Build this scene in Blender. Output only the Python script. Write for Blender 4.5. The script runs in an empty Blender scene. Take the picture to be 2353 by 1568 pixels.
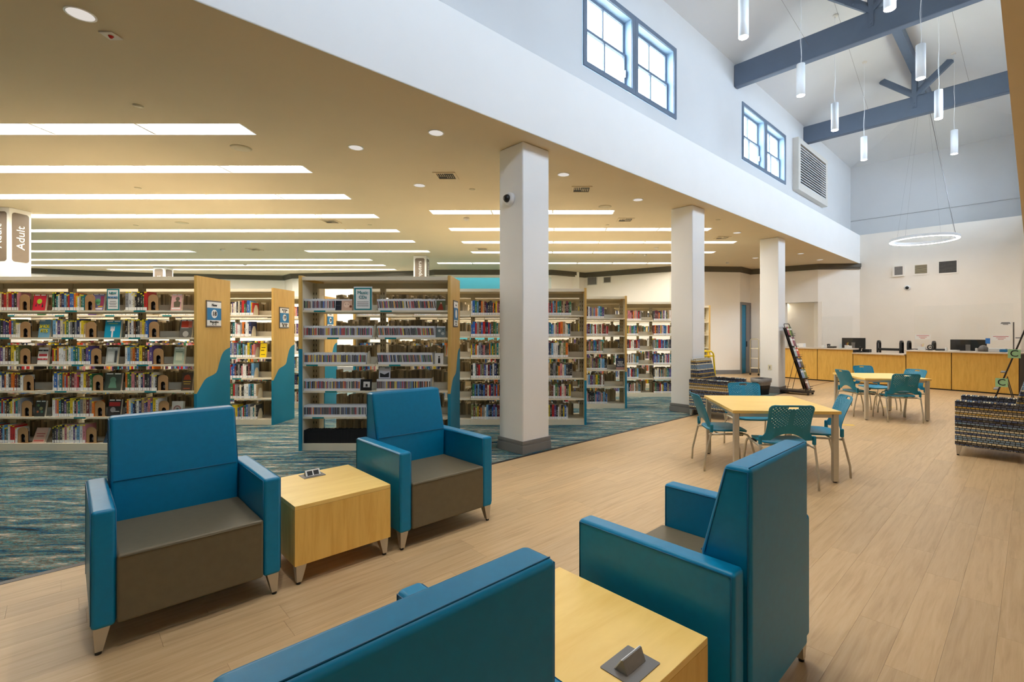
import bpy, math, random
from mathutils import Matrix, Vector
random.seed(7)
scene = bpy.context.scene
COL = scene.collection
S2 = math.sqrt(2.0)
# ---------------------------------------------------------------- camera
F, PX, PY, CH = 1113.0, 1262.0, 764.0, 1.54       # focal length and principal point in photo pixels, eye height
cam_d = bpy.data.cameras.new('camera')
cam_d.sensor_fit = 'HORIZONTAL'; cam_d.sensor_width = 36.0
cam_d.lens = F / 2353.0 * 36.0
cam_d.shift_x = -(PX - 1176.5) / 2353.0
cam_d.shift_y = (PY - 784.0) / 2353.0
cam_d.clip_start = 0.05; cam_d.clip_end = 200
cam = bpy.data.objects.new('camera', cam_d); COL.objects.link(cam)
cam.location = (0, 0, CH); cam.rotation_euler = (math.pi / 2, 0, 0)
scene.camera = cam
# ---------------------------------------------------------------- exposure, world, daylight
vs = scene.view_settings
vs.view_transform = 'Standard'; vs.look = 'None'; vs.exposure = 1.15; vs.gamma = 1.0
vs.use_curve_mapping = False
try:
    scene.cycles.use_denoising = True
    scene.cycles.max_bounces = 10
    scene.cycles.diffuse_bounces = 6
    scene.cycles.transparent_max_bounces = 12
    scene.cycles.sample_clamp_indirect = 8.0
    scene.cycles.caustics_reflective = False
    scene.cycles.caustics_refractive = False
except Exception:
    pass
SKY = 14.0            # overcast sky outside the clerestory windows
TROF = 13.0           # fluorescent panels
world = bpy.data.worlds.new('sky'); scene.world = world
world.use_nodes = True
bg = world.node_tree.nodes['Background']
bg.inputs[0].default_value = (0.70, 0.85, 1.0, 1); bg.inputs[1].default_value = SKY

def nav(u, w, z=0.0):
    """nave axes: u along the nave (to the counter), w across it (to the shelving)"""
    return Vector(((u - w) / S2, (u + w) / S2, z))
NR = math.pi / 4
W_L, W_R, RIDGE = 4.89, -0.45, 2.2
WIN_L = [(5.61, 8.34), (11.33, 14.17)]
WIN_R = [(-0.6, 2.1), (5.61, 8.34), (11.33, 14.17), (16.6, 19.3)]  # the last pair is added, out of view, to light the end wall
WZ0, WZ1 = 5.64, 7.01
for (wins, wl, rot) in ((WIN_L, W_L + .09, 0), (WIN_R, W_R - .09, math.pi)):
    for (a, b) in wins:
        ld = bpy.data.lights.new('window_portal', 'AREA'); ld.shape = 'RECTANGLE'
        ld.size = b - a - .2; ld.size_y = WZ1 - WZ0 - .2
        ld.cycles.is_portal = True
        lo = bpy.data.objects.new('window_portal', ld); COL.objects.link(lo)
        lo.location = nav((a + b) / 2, wl, (WZ0 + WZ1) / 2)
        # area lamps shine along local -Z
        d = nav(0, -1 if rot == 0 else 1) 
        lo.rotation_euler = d.to_track_quat('-Z', 'Y').to_euler()

# ---------------------------------------------------------------- materials
def lin(c):
    def f(v):
        v /= 255.0
        return v / 12.92 if v <= .04045 else ((v + .055) / 1.055) ** 2.4
    return (f(c[0]), f(c[1]), f(c[2]), 1)
MAT = {}
class NT:
    def __init__(s, name):
        s.m = bpy.data.materials.new(name); s.m.use_nodes = True
        s.t = s.m.node_tree; s.b = s.t.nodes['Principled BSDF']; s.out = s.t.nodes['Material Output']
        MAT[name] = s.m
    def n(s, ty, **kw):
        nd = s.t.nodes.new(ty)
        for k, v in kw.items():
            if k.startswith('i_'):
                nd.inputs[k[2:].replace('_', ' ')].default_value = v
            else:
                setattr(nd, k, v)
        return nd
    def l(s, a, b):
        s.t.links.new(a, b)
    def math(s, op, a, b=None, c=None):
        nd = s.n('ShaderNodeMath', operation=op)
        for i, v in enumerate((a, b, c)):
            if v is None: continue
            if isinstance(v, (int, float)): nd.inputs[i].default_value = v
            else: s.l(v, nd.inputs[i])
        return nd.outputs[0]
    def mix(s, fac, a, b, blend='MIX'):
        nd = s.n('ShaderNodeMix', data_type='RGBA', blend_type=blend)
        for sock, v in ((nd.inputs[0], fac), (nd.inputs[6], a), (nd.inputs[7], b)):
            if isinstance(v, (int, float)): sock.default_value = v
            elif isinstance(v, tuple): sock.default_value = v
            else: s.l(v, sock)
        return nd.outputs[2]
    def ramp(s, fac, stops, interp='LINEAR'):
        nd = s.n('ShaderNodeValToRGB'); cr = nd.color_ramp; cr.interpolation = interp
        while len(cr.elements) < len(stops): cr.elements.new(.5)
        for e, (p, c) in zip(cr.elements, stops):
            e.position = p; e.color = c
        s.l(fac, nd.inputs[0]); return nd.outputs[0]
    def noise(s, vec, scale=5, detail=3, rough=.5, out=0, dist=0):
        nd = s.n('ShaderNodeTexNoise'); nd.inputs['Scale'].default_value = scale
        nd.inputs['Detail'].default_value = detail; nd.inputs['Roughness'].default_value = rough
        nd.inputs['Distortion'].default_value = dist
        if vec is not None: s.l(vec, nd.inputs['Vector'])
        return nd.outputs[out]
    def mapping(s, vec, scale=(1, 1, 1), rot=(0, 0, 0), loc=(0, 0, 0)):
        nd = s.n('ShaderNodeMapping'); nd.inputs['Scale'].default_value = scale
        nd.inputs['Rotation'].default_value = rot; nd.inputs['Location'].default_value = loc
        s.l(vec, nd.inputs['Vector']); return nd.outputs[0]
    def coord(s, o='Object'):
        return s.n('ShaderNodeTexCoord').outputs[o]
    def bump(s, h, strength=.1, dist=.002):
        nd = s.n('ShaderNodeBump'); nd.inputs['Strength'].default_value = strength
        nd.inputs['Distance'].default_value = dist
        s.l(h, nd.inputs['Height']); s.l(nd.outputs[0], s.b.inputs['Normal'])
    def set(s, **kw):
        for k, v in kw.items():
            s.b.inputs[k.replace('_', ' ')].default_value = v
        return s
    def color(s, o):
        s.l(o, s.b.inputs['Base Color'])

def plain(name, c, rough=.5, metal=0.0, var=.06, scale=9.0, spec=.5, bump=0.0, coat=0.0):
    """procedural paint / plastic / metal: a base colour with a faint mottled grain"""
    m = NT(name); base = lin(c)
    nz = m.noise(m.coord(), scale, 4, .6)
    lo = tuple(base[i] * (1 - var) for i in range(3)) + (1,)
    hi = tuple(min(1, base[i] * (1 + var)) for i in range(3)) + (1,)
    m.color(m.ramp(nz, [(.3, lo), (.7, hi)]))
    m.set(Roughness=rough, Metallic=metal)
    m.b.inputs['Specular IOR Level'].default_value = spec
    if coat: m.b.inputs['Coat Weight'].default_value = coat
    if bump: m.bump(m.noise(m.coord(), scale * 12, 3, .6), bump, .001)
    return m.m

def emit(name, c, strength):
    m = NT(name); m.t.nodes.remove(m.b)
    e = m.n('ShaderNodeEmission'); e.inputs[0].default_value = lin(c); e.inputs[1].default_value = strength
    m.l(e.outputs[0], m.out.inputs[0]); return m.m

plain('wall_paint', (242, 236, 226), .75, var=.012, scale=2.0, spec=.3)
plain('upper_paint', (214, 214, 214), .8, var=.012, scale=2.0, spec=.25)
plain('tan_paint', (214, 198, 168), .8, var=.015, scale=1.5, spec=.2)
plain('column_paint', (238, 238, 237), .7, var=.01, scale=2.0, spec=.3)
plain('teal_paint', (96, 190, 206), .7, var=.02, scale=2.0)
plain('trim_grey', (122, 122, 122), .5, var=.03)
plain('cornice', (92, 86, 72), .6, var=.04)
plain('blue_steel', (98, 112, 132), .55, var=.04, scale=3)
plain('frame_blue', (104, 118, 136), .5, var=.03)
plain('sash_blue', (150, 178, 204), .5, var=.02)
plain('white_metal', (236, 238, 240), .35, var=.01)
plain('grille_white', (214, 208, 198), .5, var=.02)
plain('dark', (14, 13, 12), .7, var=.1)
plain('black_plastic', (22, 22, 23), .4, var=.1)
plain('black_metal', (34, 27, 24), .45, var=.1)
plain('vinyl_teal', (0, 126, 172), .36, var=.05, scale=30, bump=.12, spec=.35)
plain('vinyl_seam', (0, 92, 134), .4, var=.05)
plain('vinyl_taupe', (108, 99, 78), .42, var=.05, scale=26, bump=.12, spec=.35)
plain('leg_silver', (196, 192, 184), .32, metal=.85, var=.04)
plain('chrome', (205, 205, 205), .18, metal=1.0, var=.02)
plain('tube_steel', (204, 198, 184), .38, metal=.55, var=.04)
plain('shelf_beige', (226, 216, 192), .5, var=.025, scale=4)
plain('upright_beige', (190, 178, 146), .55, var=.03, scale=4)
plain('chair_teal', (0, 126, 160), .42, var=.04, scale=14)
plain('panel_teal', (0, 128, 160), .5, var=.03, scale=5)
plain('kraft', (176, 136, 90), .7, var=.06, scale=20)
plain('paper_white', (238, 238, 236), .7, var=.015)
plain('sign_blue', (0, 118, 176), .45, var=.02)
plain('sign_taupe', (112, 98, 82), .5, var=.04)
plain('sign_edge', (120, 116, 112), .4, metal=.3, var=.03)
plain('ink', (20, 20, 22), .6, var=.05)
plain('ink_red', (190, 40, 50), .6, var=.05)
plain('label_teal', (0, 128, 134), .4, var=.03)
plain('yellow_tag', (236, 214, 20), .5, var=.04)
plain('yellow_metal', (236, 200, 10), .4, var=.04)
plain('bag_grey', (120, 116, 112), .3, var=.12, scale=25)
plain('counter_top', (214, 200, 184), .35, var=.04, scale=60)
plain('clear_acrylic', (210, 220, 224), .15, var=.02)
plain('red_lamp', (200, 40, 30), .3, var=.02)
plain('outlet', (224, 216, 190), .4, var=.02)
plain('blue_screen', (50, 120, 200), .4, var=.1)
plain('green_card', (176, 222, 170), .6, var=.03)
plain('door_teal', (0, 122, 160), .5, var=.03)
plain('door_grey', (128, 122, 118), .5, var=.03)
plain('floor_tape', (226, 190, 70), .6, var=.06)
plain('sub_floor', (150, 120, 90), .8, var=.1)
emit('troffer_lens', (255, 246, 232), TROF)
emit('can_glow', (255, 246, 236), .33)  # faint glow put into the downlight reflectors so they look white
emit('pendant_lens', (255, 246, 232), 14.0)
emit('ring_lens', (255, 242, 228), 24.0)
emit('cove_lens', (235, 250, 255), 5.0)

# maple laminate
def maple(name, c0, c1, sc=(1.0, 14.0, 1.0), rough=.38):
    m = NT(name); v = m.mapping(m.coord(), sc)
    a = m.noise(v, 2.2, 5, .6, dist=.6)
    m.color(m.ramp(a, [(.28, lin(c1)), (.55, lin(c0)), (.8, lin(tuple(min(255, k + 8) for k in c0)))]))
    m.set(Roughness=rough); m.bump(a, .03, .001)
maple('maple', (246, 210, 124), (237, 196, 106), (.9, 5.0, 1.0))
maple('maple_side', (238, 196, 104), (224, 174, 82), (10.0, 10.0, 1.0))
maple('maple_panel', (214, 174, 96), (202, 158, 80), (9.0, 9.0, 1.0), .45)
maple('maple_desk', (222, 178, 82), (208, 160, 64), (9.0, 9.0, 1.2), .5)
# plank floor: grain runs along the nave
m = NT('plank_wood')
pos = m.n('ShaderNodeNewGeometry')
rr = m.n('ShaderNodeVectorRotate', rotation_type='Z_AXIS'); rr.inputs['Angle'].default_value = -NR
m.l(pos.outputs['Position'], rr.inputs['Vector'])
rnd = m.math('FRACT', m.math('ADD', m.n('ShaderNodeObjectInfo').outputs['Random'], pos.outputs['Random Per Island']))
off = m.n('ShaderNodeCombineXYZ'); m.l(m.math('MULTIPLY', rnd, 37.0), off.inputs[0]); m.l(m.math('MULTIPLY', rnd, 11.0), off.inputs[1])
va = m.n('ShaderNodeVectorMath', operation='ADD'); m.l(rr.outputs[0], va.inputs[0]); m.l(off.outputs[0], va.inputs[1])
g1 = m.noise(m.mapping(va.outputs[0], (1.1, 16.0, 1)), 2.0, 6, .62, dist=.5)
g2 = m.noise(m.mapping(va.outputs[0], (4.0, 110.0, 1)), 2.0, 3, .6)
ca = m.ramp(g1, [(.25, lin((178, 149, 110))), (.5, lin((198, 169, 128))), (.78, lin((209, 183, 144)))])
cb = m.mix(m.math('MULTIPLY', g2, .14), ca, lin((168, 132, 96)))
tint = m.ramp(rnd, [(0, (.92, .92, .92, 1)), (1, (1.03, 1.02, 1.0, 1))])
m.color(m.mix(1.0, cb, tint, 'MULTIPLY')); m.set(Roughness=.42); m.bump(g2, .05, .001)
m.b.inputs['Specular IOR Level'].default_value = .35
# carpet: streaks running left to right
m = NT('carpet_pile')
p = m.coord()
wv = m.noise(m.mapping(p, (1.2, 3.2, 1)), 2.0, 3, .6)
s1 = m.noise(m.mapping(p, (.75, 5.5, 1)), 2.0, 6, .7, dist=.9)
s2 = m.noise(m.mapping(p, (9.0, 42.0, 1), (0, 0, .3)), 2.0, 4, .65)
fac = m.math('ADD', m.math('MULTIPLY_ADD', s1, 1.5, -.25), m.math('MULTIPLY', m.math('SUBTRACT', s2, .5), .55))
fac = m.math('ADD', fac, m.math('MULTIPLY', m.math('SUBTRACT', wv, .5), .25))
cc = m.ramp(fac, [(.27, lin((40, 40, 40))), (.35, lin((18, 100, 136))), (.41, lin((70, 60, 50))), (.47, lin((74, 146, 154))), (.5, lin((92, 80, 68))),
                  (.56, lin((124, 110, 96))), (.6, lin((104, 164, 168))), (.65, lin((150, 134, 118))), (.75, lin((214, 200, 180)))], 'EASE')
m.color(cc); m.set(Roughness=.95); m.b.inputs['Specular IOR Level'].default_value = .1
m.bump(s2, .5, .004)
# woven upholstery of small bars
m = NT('woven_bars')
sep = m.n('ShaderNodeSeparateXYZ'); m.l(m.coord('UV'), sep.inputs[0])
ux, vy = sep.outputs[0], sep.outputs[1]
rowf = m.math('DIVIDE', vy, .0245); row = m.math('FLOOR', rowf); fr = m.math('FRACT', rowf)
wn = m.n('ShaderNodeTexWhiteNoise', noise_dimensions='1D'); m.l(row, wn.inputs['W'])
cw = m.math('MULTIPLY_ADD', wn.outputs['Value'], .026, .03)
colf = m.math('ADD', m.math('DIVIDE', ux, cw), m.math('MULTIPLY', row, .37)); fc = m.math('FRACT', colf)
wn2 = m.n('ShaderNodeTexWhiteNoise', noise_dimensions='1D'); m.l(m.math('ADD', row, 31.7), wn2.inputs['W'])
bars = m.ramp(wn2.outputs['Value'], [(0, lin((60, 82, 130))), (.12, lin((236, 226, 194))), (.37, lin((64, 52, 46))), (.45, lin((124, 156, 186))),
                                     (.6, lin((204, 164, 76))), (.74, lin((120, 112, 104))), (.86, lin((34, 44, 74)))], 'CONSTANT')
wn3 = m.n('ShaderNodeTexWhiteNoise', noise_dimensions='2D')
cv = m.n('ShaderNodeCombineXYZ'); m.l(row, cv.inputs[0]); m.l(m.math('FLOOR', colf), cv.inputs[1]); m.l(cv.outputs[0], wn3.inputs['Vector'])
bars = m.mix(m.math('MULTIPLY', wn3.outputs['Value'], .35), bars, lin((170, 165, 150)))
gap = m.math('MAXIMUM', m.math('LESS_THAN', fr, .28), m.math('LESS_THAN', fc, .14))
m.color(m.mix(gap, bars, lin((20, 17, 15)))); m.set(Roughness=.85)
# books and discs: cover colour from the object, printed marks on the spine (UV), or from a colour attribute
def spine_mat(name, attr, cd=False):
    m = NT(name)
    if attr:
        base = m.n('ShaderNodeAttribute', attribute_name='Col').outputs['Color']
        rnd = m.n('ShaderNodeNewGeometry').outputs['Random Per Island']
    else:
        oi = m.n('ShaderNodeObjectInfo'); base = oi.outputs['Color']; rnd = oi.outputs['Random']
    sep = m.n('ShaderNodeSeparateXYZ'); m.l(m.coord('UV'), sep.inputs[0]); u, v = sep.outputs[0], sep.outputs[1]
    inx = m.math('MULTIPLY', m.math('GREATER_THAN', u, .28), m.math('LESS_THAN', u, .72))
    edge = m.math('LESS_THAN', u, .13)
    iny = m.math('MULTIPLY', m.math('GREATER_THAN', v, .3), m.math('LESS_THAN', v, m.math('MULTIPLY_ADD', rnd, .3, .55)))
    cb = m.n('ShaderNodeCombineXYZ'); m.l(m.math('MULTIPLY', u, 2.2), cb.inputs[0]); m.l(m.math('MULTIPLY', v, 18.0), cb.inputs[1]); m.l(m.math('MULTIPLY', rnd, 80.0), cb.inputs[2])
    nz = m.noise(cb.outputs[0], 1.0, 1, .5)
    mask = m.math('MULTIPLY', m.math('MULTIPLY', inx, iny), m.math('GREATER_THAN', nz, .5))
    sepc = m.n('ShaderNodeSeparateColor'); m.l(base, sepc.inputs[0])
    lum = m.math('ADD', sepc.outputs[0], sepc.outputs[1])
    txt = m.mix(m.math('GREATER_THAN', lum, .42), lin((232, 226, 206)), lin((44, 38, 40)))
    col = m.mix(m.math('MULTIPLY', mask, .62), base, txt)
    if cd:
        col = base
        rim = m.math('MAXIMUM', m.math('MAXIMUM', m.math('LESS_THAN', v, .2), m.math('GREATER_THAN', v, .82)), edge)
        col = m.mix(rim, col, lin((226, 226, 230)))
    m.color(col); m.set(Roughness=.4)
spine_mat('book_cover', False); spine_mat('book_cover_many', True)
spine_mat('disc_case', False, True); spine_mat('disc_case_many', True, True)
m = NT('page_block')
pg = m.noise(m.mapping(m.coord(), (200.0, 1.0, 1.0)), 2.0, 2, .5)
m.color(m.ramp(pg, [(.3, lin((206, 190, 156))), (.7, lin((232, 220, 194)))])); m.set(Roughness=.85)
m = NT('many_pages')
m.color(m.n('ShaderNodeAttribute', attribute_name='Col').outputs['Color']); m.set(Roughness=.85)
m = NT('cover_print')      # face-out covers: flat colour from the object
m.color(m.n('ShaderNodeObjectInfo').outputs['Color']); m.set(Roughness=.35)
# window glass and clear sheets
def glassy(name, c, refl):
    m = NT(name); m.t.nodes.remove(m.b)
    tr = m.n('ShaderNodeBsdfTransparent'); tr.inputs[0].default_value = c
    gl = m.n('ShaderNodeBsdfGlossy'); gl.inputs['Roughness'].default_value = .02
    fz = m.n('ShaderNodeFresnel'); fz.inputs[0].default_value = 1.35
    mx = m.n('ShaderNodeMixShader'); m.l(m.math('MULTIPLY_ADD', fz.outputs[0], refl, .01), mx.inputs[0])
    m.l(tr.outputs[0], mx.inputs[1]); m.l(gl.outputs[0], mx.inputs[2]); m.l(mx.outputs[0], m.out.inputs[0])
glassy('window_glass', (.97, .98, 1, 1), .6)
glassy('sneeze_glass', (.99, .995, .995, 1), .55)
# ---------------------------------------------------------------- mesh helpers
class MB:
    """collects faces for ONE mesh object"""
    def __init__(s): s.V = []; s.F = []; s.M = []; s.U = []; s.C = []; s.T = None
    def add(s, pts, faces, m=0, uvs=None, c=None):
        k = len(s.V)
        for p in pts:
            p = Vector(p)
            if s.T is not None: p = s.T @ p
            s.V.append(p)
        for i, f in enumerate(faces):
            s.F.append([k + j for j in f]); s.M.append(m)
            s.U.append(uvs[i] if uvs else None); s.C.append(c)
        return s
    def box(s, x0, x1, y0, y1, z0, z1, m=0, c=None):
        return s.add([(x0, y0, z0), (x1, y0, z0), (x1, y1, z0), (x0, y1, z0), (x0, y0, z1), (x1, y0, z1), (x1, y1, z1), (x0, y1, z1)],
                     [(3, 2, 1, 0), (4, 5, 6, 7), (0, 1, 5, 4), (1, 2, 6, 5), (2, 3, 7, 6), (3, 0, 4, 7)], m, None, c)
    def hexa(s, b, t, m=0):
        """b, t: four corners below and above"""
        return s.add(list(b) + list(t), [(3, 2, 1, 0), (4, 5, 6, 7), (0, 1, 5, 4), (1, 2, 6, 5), (2, 3, 7, 6), (3, 0, 4, 7)], m)
    def prism(s, poly, d0, d1, axis='z', m=0):
        """extrude a counter-clockwise outline; axis z: (x,y), y: (x,z), x: (y,z)"""
        n = len(poly)
        def P(p, d):
            return (p[0], p[1], d) if axis == 'z' else ((p[0], d, p[1]) if axis == 'y' else (d, p[0], p[1]))
        pts = [P(p, d0) for p in poly] + [P(p, d1) for p in poly]
        f = [tuple(range(n - 1, -1, -1)), tuple(range(n, 2 * n))] + [(i, (i + 1) % n, n + (i + 1) % n, n + i) for i in range(n)]
        return s.add(pts, f, m)
    def ring(s, outer, inner, d0, d1, axis='z', m=0):
        n = len(outer)
        def P(p, d):
            return (p[0], p[1], d) if axis == 'z' else ((p[0], d, p[1]) if axis == 'y' else (d, p[0], p[1]))
        pts = [P(p, d0) for p in outer] + [P(p, d0) for p in inner] + [P(p, d1) for p in outer] + [P(p, d1) for p in inner]
        f = []
        for i in range(n):
            j = (i + 1) % n
            f += [(i, n + i, n + j, j), (2 * n + i, 2 * n + j, 3 * n + j, 3 * n + i), (i, j, 2 * n + j, 2 * n + i), (n + i, 3 * n + i, 3 * n + j, n + j)]
        return s.add(pts, f, m)
    def tube(s, pts, r, n=8, m=0, cap=True):
        pts = [Vector(p) for p in pts]; rings = []
        rr = r if isinstance(r, (list, tuple)) else [r] * len(pts)
        up = None
        for i, p in enumerate(pts):
            t = (pts[min(i + 1, len(pts) - 1)] - pts[max(i - 1, 0)]).normalized()
            if up is None or abs(up.dot(t)) > .98:
                up = Vector((0, 0, 1)) if abs(t.z) < .9 else Vector((1, 0, 0))
            a = t.cross(up).normalized(); b = a.cross(t).normalized(); up = b
            k = 1.0
            if 0 < i < len(pts) - 1:
                d1 = (p - pts[i - 1]).normalized(); d2 = (pts[i + 1] - p).normalized()
                k = 1.0 / max(.6, math.cos(d1.angle(d2, 0) / 2))
            rings.append([p + (a * math.cos(q) + b * math.sin(q)) * rr[i] * k for q in [2 * math.pi * j / n for j in range(n)]])
        V = [v for g in rings for v in g]; f = []
        for i in range(len(rings) - 1):
            for j in range(n):
                f.append((i * n + j, i * n + (j + 1) % n, (i + 1) * n + (j + 1) % n, (i + 1) * n + j))
        if cap:
            f.append(tuple(range(n - 1, -1, -1))); f.append(tuple(range((len(rings) - 1) * n, len(rings) * n)))
        return s.add(V, f, m)
    def lathe(s, prof, n=24, m=0):
        """prof: (radius, z) from bottom to top"""
        V = []; f = []
        for (r, z) in prof:
            for j in range(n):
                q = 2 * math.pi * j / n; V.append((r * math.cos(q), r * math.sin(q), z))
        for i in range(len(prof) - 1):
            for j in range(n):
                f.append((i * n + j, i * n + (j + 1) % n, (i + 1) * n + (j + 1) % n, (i + 1) * n + j))
        f.append(tuple(range(n - 1, -1, -1))); f.append(tuple(range((len(prof) - 1) * n, len(prof) * n)))
        return s.add(V, f, m)
    def mesh(s, name, mats, smooth=False, boxuv=False):
        me = bpy.data.meshes.new(name)
        me.from_pydata([tuple(v) for v in s.V], [], s.F)
        for k in (mats if isinstance(mats, (list, tuple)) else [mats]): me.materials.append(MAT[k])
        for i, p in enumerate(me.polygons):
            p.material_index = s.M[i]; p.use_smooth = smooth
        if boxuv or any(s.U):
            uv = me.uv_layers.new(name='UVMap').data
            for i, p in enumerate(me.polygons):
                for j, li in enumerate(p.loop_indices):
                    if boxuv:
                        co = me.vertices[me.loops[li].vertex_index].co; nn = p.normal
                        if abs(nn.z) > .8: uv[li].uv = (co.x, co.y)
                        elif abs(nn.x) > abs(nn.y): uv[li].uv = (co.y, co.z)
                        else: uv[li].uv = (co.x, co.z)
                    else:
                        uv[li].uv = s.U[i][j] if s.U[i] else (0, 0)
        if any(c is not None for c in s.C):
            at = me.color_attributes.new(name='Col', type='FLOAT_COLOR', domain='CORNER')
            for i, p in enumerate(me.polygons):
                c = s.C[i] or (1, 1, 1, 1)
                for li in p.loop_indices: at.data[li].color = c
        me.update()
        return me
    def build(s, name, mats, parent=None, smooth=False, bevel=0, seg=2, loc=(0, 0, 0), rz=0, boxuv=False):
        return link(name, s.mesh(name, mats, smooth, boxuv), parent, loc, rz, bevel, seg)

def link(name, me, parent=None, loc=(0, 0, 0), rz=0, bevel=0, seg=2):
    o = bpy.data.objects.new(name, me); COL.objects.link(o)
    o.location = loc; o.rotation_euler = (0, 0, rz)
    if parent: o.parent = parent
    if bevel:
        b = o.modifiers.new('edge', 'BEVEL'); b.width = bevel; b.segments = seg; b.limit_method = 'ANGLE'; b.angle_limit = .6
        b.harden_normals = True
        for p in me.polygons: p.use_smooth = True
    return o
def tag(o, label, cat, group=None):
    o['label'] = label; o['category'] = cat
    if group: o['group'] = group
    return o
def empty(name, loc, rz, label=None, cat=None, group=None):
    o = bpy.data.objects.new(name, None); COL.objects.link(o); o.empty_display_size = .1
    o.location = loc; o.rotation_euler = (0, 0, rz)
    if label: tag(o, label, cat, group)
    return o
def struct(o):
    o['kind'] = 'structure'; return o
def copy_tree(o, parent=None):
    c = o.copy(); COL.objects.link(c)
    if parent: c.parent = parent
    for ch in list(o.children): copy_tree(ch, c)
    return c
def rrect(w, h, r, n=5, cx=0, cy=0):
    pts = []
    for (sx, sy, a0) in ((1, -1, -90), (1, 1, 0), (-1, 1, 90), (-1, -1, 180)):
        for k in range(n + 1):
            a = math.radians(a0 + 90 * k / n)
            pts.append((cx + sx * (w / 2 - r) + r * math.cos(a), cy + sy * (h / 2 - r) + r * math.sin(a)))
    return pts
def circle(r, n=24, cx=0, cy=0):
    return [(cx + r * math.cos(2 * math.pi * k / n), cy + r * math.sin(2 * math.pi * k / n)) for k in range(n)]
# floor pixel -> plan position; used to place things by what they stand on
def fl(x, y, z=0.0):
    Y = F * (CH - z) / (y - PY); return Vector(((x - PX) / F * Y, Y, z))
def seen(X, Y, z=0.0, pad=30):
    if Y < .3: return False
    x = PX + F * X / Y; y = PY - F * (z - CH) / Y
    return -pad < x < 2353 + pad and -pad < y < 1568 + pad
# lettering, made first while the scene is small
TXT = {}
def make_texts(strings):
    for (s, shear) in strings:
        cu = bpy.data.curves.new('lettering', 'FONT'); cu.body = s; cu.size = 1.0; cu.extrude = .004
        cu.align_x = 'CENTER'; cu.align_y = 'CENTER'; cu.shear = shear; cu.resolution_u = 3
        t = bpy.data.objects.new('tmp', cu); COL.objects.link(t)
        dg = bpy.context.evaluated_depsgraph_get()
        me = bpy.data.meshes.new_from_object(t.evaluated_get(dg))
        me.name = 'lettering'
        bpy.data.objects.remove(t); bpy.data.curves.remove(cu)
        TXT[s] = me
make_texts([(s, 0) for s in ['New', '18', 'Biographies', 'C - Z', 'Non-Fiction', '19', '20', '0 - 99', '100 - 199', 'Music', 'CDs', 'NEW', 'BOOKS',
    'SHOE', 'FITS', 'NEW TEETH', 'SIMON RICH', 'TEST', 'GODS', 'C', 'Computers', 'Adult']] )
def text(s, size, parent, loc, face, mat, vert=False, wide=1.0):
    """face: 'y' reads from -y, 'x' reads from +x ; vert: turned to read upwards"""
    me = TXT[s].copy(); me.materials.clear(); me.materials.append(MAT[mat])
    o = bpy.data.objects.new('lettering', me); COL.objects.link(o); o.parent = parent
    o.location = loc; o.scale = (size * wide, size, 1)
    R = Matrix.Rotation(math.pi / 2, 4, 'X')
    if face == 'x': R = Matrix.Rotation(math.pi / 2, 4, 'Z') @ R
    if vert: R = R @ Matrix.Rotation(math.pi / 2, 4, 'Z')
    o.rotation_euler = R.to_euler()
    return o

# ================================================================ SETTING
ZC = 3.95            # flat ceiling over the shelving and the right aisle
ZT = 4.95            # top of the white beam along the nave
W_F, W_RF = 4.31, 0.17   # faces of the two beams
U0, UE = -8.0, 19.73
CAN = lambda u, w: min(8.64 - .333 * abs(w - RIDGE), 8.64 - .333 * max(0, u - 18.35))
# back wall of the shelving hall (plan points, left to right)
BACK = [(-26.6, 17.55), (-19.6, 18.25), (-16.1, 19.8), (-11.3, 20.7), (-10.6, 20.0), (-4.73, 19.0), (-4.4, 18.7), (.08, 18.75), (1.45, 19.7),
        (4.42, 17.76), (5.74, 17.76), (7.05, 17.9), (7.72, 18.6), (8.0, 18.45), (8.66, 17.76), (9.5, 17.12), (10.9, 17.0)]
fb = MB()
fb.add([(-30, -12, -.006), (22, -12, -.006), (22, 24, -.006), (-30, 24, -.006), (-30, -12, -.15), (22, -12, -.15), (22, 24, -.15), (-30, 24, -.15)],
       [(0, 1, 2, 3), (7, 6, 5, 4), (0, 4, 5, 1), (1, 5, 6, 2), (2, 6, 7, 3), (3, 7, 4, 0)])
floor = struct(fb.build('floor', 'sub_floor'))
# carpet in the shelving hall
WB = 4.5
def bw(X): return X + WB * S2
cpoly = [(-17, bw(-17)), (6.1, bw(6.1)), (6.1, 15.1), (4.3, 15.1), (4.3, 20.2), (-25.9, 21), (-25.9, bw(-17))]
struct(MB().prism(cpoly, -.0055, .0, 'z').build('carpet', 'carpet_pile'))
# dark edging between carpet and planks
eb = MB(); a = nav(-14, WB - .045); b = nav(15.3, WB - .045)
eb.T = Matrix.Rotation(NR, 4, 'Z')
eb.box(-14, 15.02, WB - .05, WB, -.0055, .0015); eb.T = None
eb.box(6.1, 6.15, bw(6.1), 15.1, -.0055, .0015); eb.box(4.3, 6.15, 15.1, 15.15, -.0055, .0015)
struct(eb.build('trim_1', 'black_metal'))
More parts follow.
